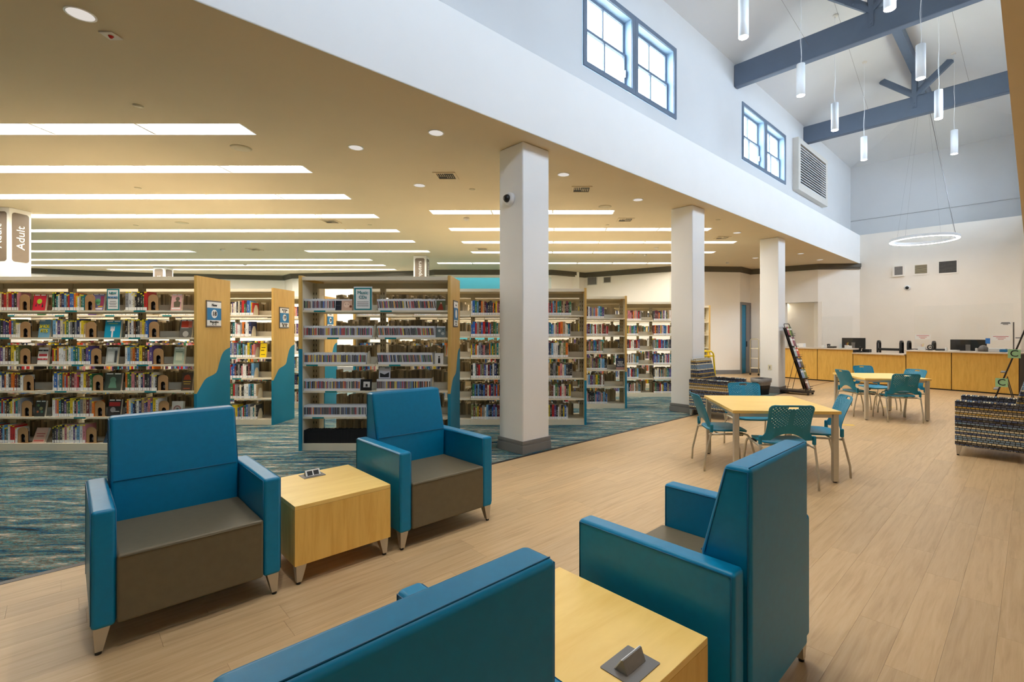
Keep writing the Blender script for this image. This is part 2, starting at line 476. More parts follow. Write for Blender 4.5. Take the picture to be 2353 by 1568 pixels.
# planks
PWID, PLEN = .18, 1.22
pm = MB().box(0, PLEN - .0008, 0, PWID - .0008, -.0055, 0).mesh('plank', 'plank_wood')
cand = []; many = MB(); many.T = Matrix.Rotation(NR, 4, 'Z')
rw = random.Random(3)
def many_plank(u, w, u1, w1):
    many.box(u, u1 - .0008, w, w1 - .0008, -.0055, 0)
nrow = 43
for i in range(nrow):
    w = WB - .05 - (i + 1) * PWID; u = U0 + rw.random() * PLEN - PLEN
    while u < 21:
        c = nav(u + PLEN / 2, w + PWID / 2)
        cand.append((seen(c.x, c.y, 0, 120), math.hypot(c.x, c.y), u, w)); u += PLEN
cand.sort(key=lambda t: (not t[0], t[1]))
for k, (vis, d, u, w) in enumerate(cand):
    if k < 300 and vis:
        p_ = link('plank', pm, floor, nav(u, w, 0), NR)
    else:
        many_plank(u, w, u + PLEN, w + PWID)
for i in range(40):      # planks beyond the carpet, towards the door and behind the column row
    w = WB + i * PWID; u = 8.0 + rw.random() * PLEN
    while u < 22:
        c = nav(u + PLEN / 2, w + PWID / 2)
        if (c.x > 6.15 + .3 or (c.y > 15.15 + .3 and c.x > 4.9)) : many_plank(u, w, u + PLEN, w + PWID)
        u += PLEN
mo = many.build('plank', 'plank_wood', floor); mo['kind'] = 'stuff'
# ceiling over the shelving, open where the light panels are let in
ROWS = []            # (y centre, x start, number of panels)
UL, UW = 1.22, .31
for (yc, gap) in ((5.75, 0), (7.16, 0), (8.61, 0), (10.05, 0), (11.5, 0), (12.83, 0), (14.42, 1), (16.1, 2), (17.4, 2), (18.6, 3)):
    xr = -3.57 if gap < 2 else -5.9
    n = int(math.ceil((1.134 * yc + .5 + xr) / UL)) + 1
    if gap == 3: n = 9
    if gap == 1:
        ROWS.append((yc, xr - 3 * UL, 3)); n = 7; ROWS.append((yc, -10.6 - n * UL, n))
    else:
        ROWS.append((yc, xr - n * UL, n))
for (yc, xl, n) in ((9.72, -2.37, 3), (11.35, -2.33, 5), (12.98, -2.33, 6), (14.6, -2.34, 6), (16.9, -3.9, 7)):
    ROWS.append((yc, xl, n))
ys = sorted(set([-2.7, 21.5] + [y + s * UW / 2 for (y, _, _) in ROWS for s in (-1, 1)]))
cb = MB()
def xleft(Y): return max(-26.5, -11.5 - Y)
def xright(Y): return Y - W_F * S2
for ya, yb in zip(ys[:-1], ys[1:]):
    ym = (ya + yb) / 2
    holes = sorted((x, x + n * UL) for (y, x, n) in ROWS if abs(ym - y) < UW / 2)
    edges = [(xleft(ya), xleft(yb))]
    for (h0, h1) in holes: edges += [(h0, h0), (h1, h1)]
    edges.append((xright(ya), xright(yb)))
    for k in range(0, len(edges), 2):
        (l0, l1), (r0, r1) = edges[k], edges[k + 1]
        cb.add([(l0, ya, ZC), (l1, yb, ZC), (r1, yb, ZC), (r0, ya, ZC)], [(0, 1, 2, 3)])
struct(cb.build('ceiling', 'tan_paint'))
rc = MB(); rc.T = Matrix.Rotation(NR, 4, 'Z')
rc.box(U0, UE, -7.0, W_RF, ZC, ZC + .1)
struct(rc.build('ceiling', 'tan_paint'))
# nave roof
def nbox(mb, u0, u1, w0, w1, z0, z1): 
    mb.T = Matrix.Rotation(NR, 4, 'Z'); mb.box(u0, u1, w0, w1, z0, z1)
nr = MB(); UH = 21.0
e_l, e_r = W_L, W_R - .05
zl, zr = 8.64 - .333 * (e_l - RIDGE), 8.64 - .333 * (RIDGE - e_r)
P = [nav(U0, e_l, zl), nav(UH, e_l, zl), nav(18.35, RIDGE, 8.64), nav(U0, RIDGE, 8.64), nav(U0, e_r, zr), nav(UH, e_r, zr)]
nr.add(P, [(0, 1, 2, 3), (3, 2, 5, 4), (1, 5, 2)])
struct(nr.build('ceiling', 'upper_paint'))
# beams (white bands), ledges
f1 = MB(); nbox(f1, U0, UE + 1.3, W_F, W_L + .2, ZC + .004, ZT); struct(f1.build('wall_beam_left', 'column_paint', bevel=.012))
f2 = MB(); nbox(f2, U0, UE, W_R - .2, W_RF, ZC + .001, ZT); struct(f2.build('wall_beam_right', 'column_paint', bevel=.012))
# clerestory walls with window openings
def clerestory(name, w0, w1, wins, extra=[]):
    mb = MB(); cuts = sorted(wins)
    us = [U0]
    for (a, b) in cuts:
        nbox(mb, us[-1], a, w0, w1, ZT - .02, 7.9); nbox(mb, a, b, w0, w1, ZT - .02, WZ0); nbox(mb, a, b, w0, w1, WZ1, 7.9); us.append(b)
    nbox(mb, us[-1], UH + .1, w0, w1, ZT - .02, 7.9)
    return struct(mb.build(name, 'upper_paint'))
clerestory('wall_clerestory_left', W_L, W_L + .2, WIN_L)
clerestory('wall_clerestory_right', W_R - .2, W_R, WIN_R)
ew = MB(); nbox(ew, UH, UH + .2, W_R - .3, W_L + .3, ZT - .05, 9.2); struct(ew.build('wall_end_upper', 'upper_paint'))
ew = MB(); nbox(ew, UE, UH + .2, -7.2, W_F + .4, -.1, ZT - .001); struct(ew.build('wall_end', 'wall_paint'))
ew = MB(); nbox(ew, U0 - .2, U0, -7.2, 31, -.1, 9.2); struct(ew.build('wall_front', 'wall_paint'))
ew = MB(); nbox(ew, U0, UE + 1, -7.2, -7.0, -.1, ZC + .2); struct(ew.build('wall_right', 'wall_paint'))
ew = MB(); nbox(ew, 18.0, UE, -.35, .24, 0, ZC); struct(ew.build('wall_right_pier', 'wall_paint'))
ew = MB().box(-26.5, -26.3, 10, 21.5, -.1, ZC + .1); struct(ew.build('wall_left', 'wall_paint'))
# back wall: upright panels along the plan line, cornice and baseboard
def strip(mb, pts, off0, off1, z0, z1):
    """wall strip along a plan polyline, between two offsets behind (+) or before (-) the line"""
    n = len(pts); nor = []
    for i in range(n):
        d = Vector((0, 0))
        for (a, b) in ((i - 1, i), (i, i + 1)):
            if a < 0 or b >= n: continue
            t = (Vector(pts[b]) - Vector(pts[a])).normalized(); d += Vector((-t.y, t.x))
        nor.append(d.normalized())
    q = lambda i, o: (pts[i][0] + nor[i].x * o, pts[i][1] + nor[i].y * o)
    for i in range(n - 1):
        b = [q(i, off0), q(i + 1, off0), q(i + 1, off1), q(i, off1)]
        mb.hexa([p + (z0,) for p in b], [p + (z1,) for p in b])
bwl = MB(); strip(bwl, BACK[:7], 0, .2, 0, ZC); strip(bwl, BACK[7:15], 0, .2, 0, ZC); strip(bwl, BACK[14:16], 0, .2, 2.62, ZC)
strip(bwl, BACK[15:], 0, .3, 0, ZC)
strip(bwl, [(8.5, 18.66), (10.2, 17.43)], 0, .1, 0, 2.7); bwl.box(8.5, 8.6, 17.85, 18.7, 0, 2.7)
bwl.hexa([(9.5, 17.12, 0), (9.62, 17.06, 0), (10.1, 17.6, 0), (9.98, 17.66, 0)], [(9.5, 17.12, 2.62), (9.62, 17.06, 2.62), (10.1, 17.6, 2.62), (9.98, 17.66, 2.62)])
bwl.add([(8.6, 17.8, 2.62), (9.5, 17.1, 2.62), (10.1, 17.7, 2.62), (9.2, 18.5, 2.62)], [(0, 1, 2, 3)])
struct(bwl.build('wall_back', 'wall_paint'))
tw = MB(); strip(tw, [(-5.2, 19.5), (.95, 19.5)], 0, .15, 0, ZC); struct(tw.build('wall_alcove', 'teal_paint'))
tw = MB(); tw.box(-5.2, -4.73, 19.0, 19.6, 0, ZC); tw.box(.95, 1.2, 19.35, 19.6, 0, ZC); struct(tw.build('wall_alcove_return', 'wall_paint'))
tw = MB(); strip(tw, [(-4.73, 19.0), (-4.4, 18.7), (.08, 18.75), (.75, 19.2)], 0, .12, 3.66, ZC); struct(tw.build('wall_valance', 'wall_paint'))
co = MB(); strip(co, BACK, -.10, .0, ZC - .13, ZC); strip(co, BACK, -.06, 0, ZC - .19, ZC - .13)
struct(co.build('trim_2', 'cornice'))
bs = MB(); strip(bs, BACK[:7], -.02, 0, 0, .15); strip(bs, BACK[8:12], -.02, 0, 0, .15); strip(bs, BACK[12:15], -.02, 0, 0, .15); strip(bs, BACK[15:], -.02, 0, 0, .15)
struct(bs.build('baseboard_back', 'trim_grey'))
# columns
def column_nave(u, w, label_n):
    o = MB().box(0, .47, 0, .47, .0, ZC).mesh('column', 'column_paint')
    ob = struct(link('column', o, None, nav(u + .02, w + .02), NR, .02, 3))
    b = MB()
    b.ring([(-.02, -.02), (.49, -.02), (.49, .49), (-.02, .49)], [(0, 0), (.47, 0), (.47, .47), (0, .47)], 0, .105)
    b.ring([(-.012, -.012), (.482, -.012), (.482, .482), (-.012, .482)], [(0, 0), (.47, 0), (.47, .47), (0, .47)], .105, .125)
    b.ring([(-.016, -.016), (.486, -.016), (.486, .486), (-.016, .486)], [(0, 0), (.47, 0), (.47, .47), (0, .47)], .125, .165)
    b.build('baseboard', 'trim_grey', ob, bevel=.004, seg=1)
    return ob
CU = [4.055, 8.355, 12.705]
cols = [column_nave(u, 4.525, i) for i, u in enumerate(CU)]
def column_hall(X, Y, s, word):
    """square white column with lettered signs on the front and on the side"""
    ob = struct(MB().box(-s / 2, s / 2, 0, s, 0, ZC).build('column', 'column_paint', None, loc=(X, Y, 0), bevel=.01))
    for face in ('y', 'x'):
        sg = MB()
        zc = 3.39
        if face == 'y': sg.prism(rrect(.3, .95, .05, 4, 0, zc), -.008, .0, 'y')
        else: sg.prism(rrect(.3, .95, .05, 4, s / 2, zc), s / 2, s / 2 + .008, 'x')
        so = sg.build('column_sign', 'sign_taupe', ob)
        text(word, .21 if len(word) < 6 else .17, so, (0, -.009, zc) if face == 'y' else (s / 2 + .009, s / 2, zc), face, 'paper_white', vert=True)
column_hall(-10.58, 9.31, .4, 'Adult')
column_hall(-14.35, 17.8, .42, 'Adult')
column_hall(-4.06, 15.2, .4, 'Computers')
# ================================================================ WINDOWS, VENTS, TRUSSES, LAMPS
def window_pair(n, a, b, w, side):
    """two double-hung units in a wide casing; side +1: seen from the nave looking to +w"""
    root = struct(empty('window_%d' % n, nav((a + b) / 2, w, WZ0), NR if side > 0 else NR + math.pi))
    H = WZ1 - WZ0; W = b - a
    for k in (0, 1):
        x0 = -W / 2 + k * W / 2; x1 = x0 + W / 2
        cs = MB()     # casing on the wall face and reveal lining
        cs.ring([(x0, 0), (x1, 0), (x1, H), (x0, H)], [(x0 + .085, .085), (x1 - .085, .085), (x1 - .085, H - .085), (x0 + .085, H - .085)], -.03, .0, 'y')
        cs.build('casing', 'frame_blue', root, bevel=.006, seg=1)
        lb = MB(); lb.ring([(x0 + .06, .06), (x1 - .06, .06), (x1 - .06, H - .06), (x0 + .06, H - .06)], [(x0 + .09, .09), (x1 - .09, .09), (x1 - .09, H - .09), (x0 + .09, H - .09)], -.005, .2, 'y')
        lb.build('reveal', 'sash_blue', root)
        for j in (0, 1):      # lower sash inside, upper sash outside
            z0 = .09 + j * (H / 2 - .09); z1 = z0 + H / 2 - .09 + (.03 if j == 0 else 0); y0 = .11 if j == 0 else .145
            xa, xb = x0 + .09, x1 - .09
            sa = MB(); sa.ring([(xa, z0), (xb, z0), (xb, z1), (xa, z1)], [(xa + .045, z0 + .05), (xb - .045, z0 + .05), (xb - .045, z1 - .045), (xa + .045, z1 - .045)], y0, y0 + .035, 'y')
            xm = (xa + xb) / 2
            sa.box(xm - .014, xm + .014, y0, y0 + .03, z0 + .05, z1 - .045)
            so = sa.build('sash', 'frame_blue', root)
            for (pa, pb) in ((xa + .045, xm - .014), (xm + .014, xb - .045)):
                MB().box(pa, pb, y0 + .014, y0 + .02, z0 + .05, z1 - .045).build('pane', 'window_glass', so)
        if k == 0:
            MB().box(x1 - .14, x1 - .11, .085, .11, .3, .42).build('latch', 'chrome', root)
for i, (a, b) in enumerate(WIN_L): window_pair(i + 1, a, b, W_L, 1)
for i, (a, b) in enumerate(WIN_R): window_pair(i + 3, a, b, W_R, -1)

# louvred grille by the far window
gx = empty('wall_grille', nav(16.15, W_L, 5.62), NR, 'white framed louvred wall grille with dark slots beside the clerestory window', 'wall vent')
g = MB(); g.ring([(-1.38, 0), (1.38, 0), (1.38, 1.5), (-1.38, 1.5)], [(-1.2, .2), (1.2, .2), (1.2, 1.35), (-1.2, 1.35)], -.16, 0, 'y'); g.build('frame', 'grille_white', gx, bevel=.004, seg=1)
MB().box(-1.2, 1.2, -.005, 0, .2, 1.35).build('backing', 'dark', gx)
sl = MB().box(-1.2, 1.2, -.15, -.125, .01, .03).mesh('slat', 'white_metal')
for k in range(15): link('slat', sl, gx, (0, 0, .2 + k * .0752))

# timber-look trusses
TR_U = [6.2, 11.0, 15.77]
for k, u in enumerate(TR_U):
    t = empty('roof_truss', nav(u, RIDGE, 7.2), NR, ['blue grey roof truss ahead of the two clerestory windows', 'blue grey roof truss ending between the two clerestory windows',
              'blue grey roof truss ending beside the louvred wall grille'][k], 'roof truss', 'roof trusses across the nave')
    hw = W_L - RIDGE
    MB().box(-.09, .09, -hw + .04, hw, 0, .51).build('tie_beam', 'blue_steel', t, bevel=.02, seg=1)
    MB().box(-.06, .06, -.07, .07, .51, 1.28).build('king_post', 'blue_steel', t, bevel=.008, seg=1)
    for s in (-1, 1):
        d = MB(); y0, z0, y1, z1 = s * .05, .6, s * .74, 1.2
        nx = Vector((y1 - y0, z1 - z0)).normalized(); p = Vector((-nx.y, nx.x)) * .07
        q = [(y0 + p.x, z0 + p.y), (y0 - p.x, z0 - p.y), (y1 - p.x, z1 - p.y), (y1 + p.x, z1 + p.y)]
        if s > 0: q = q[::1]
        d.prism(q, -.055, .055, 'x'); d.build('strut', 'blue_steel', t)
    pl = MB(); pl.box(-.105, -.092, -.045, .045, .2, 1.0)
    for s in (-1, 1):
        y0, z0, y1, z1 = 0, .5, s * .42, .86
        nx = Vector((y1 - y0, z1 - z0)).normalized(); p = Vector((-nx.y, nx.x)) * .045
        pl.prism([(y0 + p.x, z0 + p.y), (y0 - p.x, z0 - p.y), (y1 - p.x, z1 - p.y), (y1 + p.x, z1 + p.y)], -.102, -.06, 'x')
    po = pl.build('bracket_plate', 'blue_steel', t)
    bo = MB()
    for (y, z) in ((0, .25), (0, .33), (0, .9), (0, .8), (.3, .76), (.36, .81), (-.3, .76), (-.36, .81)):
        MB().prism(circle(.014, 6, y, z), -.115, -.1, 'x').build('bolt', 'frame_blue', po)
rb = MB(); nbox(rb, U0, 18.3, RIDGE - .09, RIDGE + .09, 8.38, 8.64)
tag(rb.build('ridge_beam', 'blue_steel'), 'blue grey ridge beam running along the top of the nave ceiling', 'beam')

# light panels in the ceiling
pan_h = MB()
a, b = UL / 2 - .016, UW / 2 - .006
ia, ib = UL / 2 - .045, UW / 2 - .035
pan_h.add([(-a, -b, 0), (a, -b, 0), (a, b, 0), (-a, b, 0), (-ia, -ib, .055), (ia, -ib, .055), (ia, ib, .055), (-ia, ib, .055)],
          [(0, 4, 5, 1), (1, 5, 6, 2), (2, 6, 7, 3), (3, 7, 4, 0)])
pan_h.add([(-a - .014, -b - .005, .09), (a + .014, -b - .005, .09), (a + .014, b + .005, .09), (-a - .014, b + .005, .09)], [(0, 1, 2, 3)])
pan_h.ring([(-a - .0155, -b - .0055), (a + .0155, -b - .0055), (a + .0155, b + .0055), (-a - .0155, b + .0055)], [(-a, -b), (a, -b), (a, b), (-a, b)], 0, .09)
pan_hm = pan_h.mesh('housing', 'white_metal')
pan_lm = MB().add([(-ia, -ib, .055), (ia, -ib, .055), (ia, ib, .055), (-ia, ib, .055)], [(0, 1, 2, 3)]).mesh('lens', 'troffer_lens')
for r, (yc, xl, n) in enumerate(ROWS):
    for k in range(n):
        right = xl > -4
        t = empty('ceiling_light', (xl + (k + .5) * UL, yc, ZC), 0,
                  'lit recessed light panel in the short ceiling rows beside the white columns' if right else 'lit recessed light panel in the long ceiling rows over the bookcases',
                  'ceiling light', 'light panels of the short rows' if right else 'light panels of the long rows')
        link('housing', pan_hm, t); link('lens', pan_lm, t)
# unseen panels added in a row in the right aisle, to light the lounge
for r in range(1):
    for k in range(5):
        t = empty('ceiling_light', nav(-3 + k * 4.2, -4.2, ZC - .092), NR, 'unseen light panel added in the near aisle to light the lounge', 'ceiling light', 'added light panels of the near aisle')
        link('housing', pan_hm, t); link('lens', pan_lm, t)

# round downlights
dl_t = MB(); dl_t.ring(circle(.095, 28), circle(.082, 28), -.006, .0); dl_tm = dl_t.mesh('trim_ring', 'white_metal')
dl_c = MB(); dl_c.lathe([(.082, -.004), (.06, -.0035)], 28); dl_cm = dl_c.mesh('reflector', 'can_glow')
def ceil_pt(x, y): 
    Y = F * (ZC - CH) / (PY - y); return ((x - PX) / F * Y, Y)
for (x, y) in ((185, 32), (1002, 305), (818, 339), (964, 426), (1295, 401), (1466, 459), (1694, 535), (1840, 583), (1884, 597), (1736, 593)):
    X, Y = ceil_pt(x, y)
    t = empty('downlight', (X, Y, ZC), 0, 'round white recessed downlight in the tan ceiling', 'downlight', 'round downlights in the tan ceiling')
    link('trim_ring', dl_tm, t); link('reflector', dl_cm, t)
# air vents in the ceiling
vb = MB(); vb.ring([(-.17, -.17), (.17, -.17), (.17, .17), (-.17, .17)], [(-.13, -.13), (.13, -.13), (.13, .13), (-.13, .13)], -.012, 0); vbm = vb.mesh('frame', 'tan_paint')
vd = MB().box(-.13, .13, -.13, .13, -.003, 0).mesh('opening', 'dark')
vf = MB().hexa([(-.004, -.125, -.012), (.004, -.125, -.012), (.004, .02, -.012), (-.004, .02, -.012)], [(-.01, -.125, -.002), (-.002, -.125, -.002), (-.002, .02, -.002), (-.01, .02, -.002)]).mesh('blade', 'tan_paint')
for (x, y) in ((1025, 404), (1336, 435), (1437, 505), (760, 509), (1660, 546), (585, 573), (1108, 572)):
    X, Y = ceil_pt(x, y)
    t = empty('ceiling_vent', (X, Y, ZC), 0, 'square tan air vent with dark slots in the ceiling', 'air vent', 'square ceiling air vents')
    link('frame', vbm, t); link('opening', vd, t)
    for k in range(8): link('blade', vf, t, (-.11 + k * .031, .0 if k < 4 else .06, 0))
# speakers, detectors, sprinkler caps
sp = MB(); sp.lathe([(.10, -.012), (.125, -.004), (.125, 0)], 28); spm = sp.mesh('grille', ['upright_beige'], True)
for (x, y) in ((554, 340), (418, 512), (1390, 475)):
    X, Y = ceil_pt(x, y); o = link('ceiling_speaker', spm, None, (X, Y, ZC))
    tag(o, 'round beige speaker cover flush in the tan ceiling', 'speaker', 'ceiling speakers')
sm = MB(); sm.lathe([(.035, -.05), (.055, -.03), (.06, 0)], 20); smm = sm.mesh('smoke_detector', 'grille_white', True)
for (x, y) in ((1072, 501), (1508, 569), (512, 573), (1672, 603), (1482, 585), (563, 607)):
    X, Y = ceil_pt(x, y); tag(link('smoke_detector', smm, None, (X, Y, ZC)), 'small round smoke detector on the tan ceiling', 'detector', 'ceiling smoke detectors')
sk = MB(); sk.lathe([(.045, -.006), (.05, 0)], 20); skm = sk.mesh('sprinkler_cap', 'upright_beige', True)
for (x, y) in ((317, 243), (317, 432), (1085, 435), (312, 518), (1395, 517), (850, 517), (1650, 505)):
    X, Y = ceil_pt(x, y); tag(link('sprinkler_cap', skm, None, (X, Y, ZC)), 'flat round sprinkler cap in the tan ceiling', 'sprinkler', 'sprinkler caps')
X, Y = ceil_pt(255, 80)
t = empty('alarm_beacon', (X, Y, ZC), 0, 'square ceiling alarm plate with a small red lamp', 'alarm')
MB().box(-.055, .055, -.055, .055, -.012, 0).build('plate', 'grille_white', t, bevel=.003, seg=1); b_ = MB(); b_.lathe([(.008, -.03), (.02, -.012)], 16); b_.build('lamp', 'red_lamp', t, True)

# cylinder pendants
PA = [(u, 3.03) for u in (2.1, 4.6, 7.09, 9.58, 11.74, 14.28)] ; PB = [(u, 1.37) for u in (.3, 2.8, 5.33, 7.86, 10.39, 12.6, 15.36)]
pc = MB(); pc.lathe([(.0725, 0), (.0725, .575)], 32); pcm = pc.mesh('cylinder', 'white_metal', False)
for p in pcm.polygons:
    if len(p.vertices) == 4: p.use_smooth = True
pl_ = MB(); pl_.lathe([(.066, -.004), (.066, .0)], 28); plm = pl_.mesh('lens', 'pendant_lens')
for i, (u, w) in enumerate(PA + PB):
    z = 5.9; top = CAN(u, w)
    near = 'the row nearer the clerestory windows' if i < 6 else 'the row away from the clerestory windows'
    t = empty('pendant_lamp', nav(u, w, z), 0, 'white cylinder pendant lamp on a thin cord, in ' + near, 'pendant lamp', 'cylinder pendants, ' + ('window row' if i < 6 else 'other row'))
    link('cylinder', pcm, t); link('lens', plm, t)
    cd = MB(); n = 14; L = top - z - .575
    ph = random.random() * 6
    cd.tube([(.012 * math.sin(ph + k * 1.1) * (1 if 0 < k < n else 0) * (1 if k < 8 else .3), 0, .575 + L * k / n) for k in range(n + 1)], .004, 5)
    cd.tube([(.02, .01, .575), (.02, .01, .575 + L)], .0015, 4)
    cd.build('cord', 'white_metal', t, True)
    cn = MB(); cn.lathe([(.065, -.012), (.07, 0)], 24); c_ = cn.build('canopy', 'grille_white', t, True, loc=(0, 0, top - z))
    ld = bpy.data.lights.new('pendant_beam', 'SPOT'); ld.energy = 105; ld.spot_size = 1.08; ld.spot_blend = .6; ld.shadow_soft_size = .06; ld.color = (1, .95, .88)
    lo = bpy.data.objects.new('pendant_beam', ld); COL.objects.link(lo); lo.parent = t; lo.location = (0, 0, -.02)
# tie cables of the roof
for k, (ua, wa, za, ub, wb, zb) in enumerate(((7.2, 3.4, 8.2, 10.95, 3.3, 7.5), (11.05, 2.9, 8.4, 15.7, 3.2, 7.55), (11.05, 1.2, 8.3, 15.7, 1.1, 7.55))):
    tag(MB().tube([nav(ua, wa, za), nav(ub, wb, zb)], .0028, 5).build('tie_cable', 'bag_grey'), 'thin slanting tie cable between the roof and a truss beam', 'cable', 'roof tie cables')
tag(MB().tube([nav(20.97, W_L - .01, 5.72), nav(20.97, W_R, 5.72)], .0045, 5).build('wall_cable', 'bag_grey'), 'thin cable stretched across the upper end wall', 'cable')
# ring lamp above the counter
rg = empty('ring_lamp', nav(17.2, 2.2, 4.14), 0, 'white glowing ring lamp hung on thin cables above the counter', 'pendant lamp')
r_ = MB(); r_.ring(circle(.805, 64), circle(.715, 64), .0, .075); r_.build('ring', 'white_metal', rg, bevel=.008)
r_ = MB(); r_.ring(circle(.797, 64), circle(.723, 64), -.004, 0.0); r_.build('lens', 'ring_lens', rg)
zt = CAN(17.2, 2.2) - 4.14
cb_ = MB()
for k in range(4):
    q = k * math.pi / 2 + .35; cb_.tube([(.76 * math.cos(q), .76 * math.sin(q), .07), (.08 * math.cos(q), .08 * math.sin(q), zt)], .0015, 4)
cb_.tube([(.76 * math.cos(-.3), .76 * math.sin(-.3), .07), (.0, .0, zt)], .007, 5)
cb_.build('cable', 'bag_grey', rg)
cn = MB(); cn.lathe([(.16, -.04), (.17, 0)], 24); cn.build('canopy', 'white_metal', rg, True, loc=(0, 0, zt))
# cove lamp behind the valance of the turquoise alcove
cv = empty('cove_lamp', (-1.8, 19.15, ZC - .03), 0, 'hidden strip lamp washing the turquoise alcove wall', 'strip lamp')
MB().box(-2.6, 2.3, -.05, .05, 0, .03).build('housing', 'white_metal', cv)
MB().box(-2.58, 2.28, -.04, .04, -.006, 0).build('lens', 'cove_lens', cv)

# grilles and boxes on the walls
def on_end(x, y):
    """pixel -> (w, z) on the end wall behind the counter"""
    r = (x - PX) / F; s = UE * S2; Y = s / (1 + r); X = r * Y
    return (Y - X) / S2, CH + (PY - y) * Y / F
def wall_box(name, label, cat, x0, y0, x1, y1, kind):
    wa, za = on_end(x0, y0); wb, zb = on_end(x1, y1); W = wa - wb; H = za - zb
    t = empty(name, nav(UE, (wa + wb) / 2, zb), NR + math.pi / 2, label, cat)      # local x -> w, local y -> -u
    d = .06 if kind == 'box' else .015
    g = MB(); g.ring([(-W / 2, 0), (W / 2, 0), (W / 2, H), (-W / 2, H)], [(-W / 2 + .05, .05), (W / 2 - .05, .05), (W / 2 - .05, H - .05), (-W / 2 + .05, H - .05)], 0, d, 'y'); g.build('frame', 'wall_paint', t)
    if kind == 'box': MB().box(-W / 2 + .05, W / 2 - .05, 0, d - .01, .05, H - .05).build('grille', 'bag_grey', t)
    else:
        MB().box(-W / 2 + .05, W / 2 - .05, 0, .003, .05, H - .05).build('opening', 'dark' if kind == 'slat' else 'upright_beige', t)
        n = 9
        sm_ = MB().box(-W / 2 + .05, W / 2 - .05, .004, .012, 0, .013).mesh('slat', 'bag_grey' if kind == 'slat' else 'cornice')
        for k in range(n): link('slat', sm_, t, (0, 0, .055 + k * (H - .11) / n))
wall_box('wall_speaker', 'square white speaker box high on the end wall', 'speaker', 2052, 611, 2079, 635, 'box')
wall_box('wall_vent', 'brownish return air grille on the end wall between speaker and larger vent', 'air vent', 2098, 607, 2135, 631, 'tan')
wall_box('wall_vent', 'wide grey louvred air vent, the largest on the end wall', 'air vent', 2153, 599, 2203, 629, 'slat')
def dome_camera(loc, rot, label):
    t = empty('security_camera', loc, 0, label, 'camera'); t.rotation_euler = rot     # local z out of the wall
    b = MB(); b.lathe([(.085, 0), (.085, .035), (.06, .055)], 28); b.build('housing', 'white_metal', t, True)
    b = MB(); b.lathe([(.052, .055), (.05, .075), (.036, .098), (.012, .108)], 24); b.build('dome', 'black_plastic', t, True)
wq, zq = on_end(2085, 662)
dome_camera(nav(UE, wq, zq), nav(-1, 0).to_track_quat('Z', 'Y').to_euler(), 'white dome security camera on the end wall under the vents')
dome_camera(nav(CU[0] + .02, 4.78, 3.26), nav(-1, 0).to_track_quat('Z', 'Y').to_euler(), 'white dome security camera on the side of the nearest column')
# two grilles on the angled wall behind the last bookcase
A = Vector((1.45, 19.7)); B = Vector((4.42, 17.76)); dd = (B - A).normalized()
for (x0, y0, x1, y1, lab, mt) in ((1350, 636, 1372, 656, 'grey air grille on the angled wall above the bookcases, beside the corner', 'bag_grey'), (1387, 636, 1404, 651, 'small brown grille on the angled wall above the bookcases', 'cornice')):
    r = ((x0 + x1) / 2 - PX) / F
    s = (r * A.y - A.x) / (dd.x - r * dd.y); pnt = A + dd * s; zz = CH + (PY - y1) * pnt.y / F; H = (y1 - y0) * pnt.y / F; W = (x1 - x0) * pnt.y / F * 1.2
    t = empty('wall_vent', (pnt.x, pnt.y, zz), math.atan2(dd.y, dd.x), lab, 'air vent')
    g = MB(); g.ring([(-W / 2, 0), (W / 2, 0), (W / 2, H), (-W / 2, H)], [(-W / 2 + .03, .03), (W / 2 - .03, .03), (W / 2 - .03, H - .03), (-W / 2 + .03, H - .03)], -.02, 0, 'y'); g.build('frame', 'grille_white', t)
    MB().box(-W / 2 + .03, W / 2 - .03, -.008, 0, .03, H - .03).build('grille', mt, t)
    sm_ = MB().box(-W / 2 + .03, W / 2 - .03, -.014, -.008, 0, .01).mesh('slat', 'trim_grey')
    for k in range(6): link('slat', sm_, t, (0, 0, .04 + k * (H - .07) / 6))
# door with grey frame, standing ajar onto a teal room
dA, dB = Vector((7.05, 17.9)), Vector((7.72, 18.6)); dv = (dB - dA).normalized()
dr = struct(empty('door_1', (dA.x, dA.y, 0), math.atan2(dv.y, dv.x)))
g = MB(); g.ring([(.0, 0), (.93, 0), (.93, 2.66), (.0, 2.66)], [(.07, -.02), (.86, -.02), (.86, 2.56), (.07, 2.56)], -.05, 0, 'y'); g.build('door_frame', 'door_grey', dr, bevel=.004, seg=1)
MB().box(.07, .5, -.01, 0, 0.01, 2.56).build('room_beyond', 'door_teal', dr)
lf = MB().box(.5, .86, -.03, 0, .01, 2.56).build('door_leaf', 'door_grey', dr)
MB().box(.5, .54, -.06, -.03, 1.0, 1.2).build('door_handle', 'black_plastic', lf)
# ================================================================ LOUNGE CHAIRS AND END TABLES
def tapered_leg(parent, x, y, h, sx, sy):
    """square tapering leg, outer faces upright; sx, sy point outwards"""
    l = MB(); t, b = .066, .036
    X0 = x; Y0 = y
    top = [(X0, Y0), (X0 - sx * t, Y0), (X0 - sx * t, Y0 - sy * t), (X0, Y0 - sy * t)]
    bot = [(X0 - sx * .006, Y0 - sy * .006), (X0 - sx * b, Y0 - sy * .006), (X0 - sx * b, Y0 - sy * b), (X0 - sx * .006, Y0 - sy * b)]
    if sx * sy < 0: top = top[::-1]; bot = bot[::-1]
    l.hexa([p + (.014,) for p in bot], [p + (h,) for p in top])
    o = l.build('leg', 'leg_silver', parent, bevel=.002, seg=1)
    g = MB(); g.lathe([(.013, 0), (.013, .015)], 12); g.build('glide', 'black_plastic', o, True, loc=(x - sx * .02, y - sy * .02, 0))
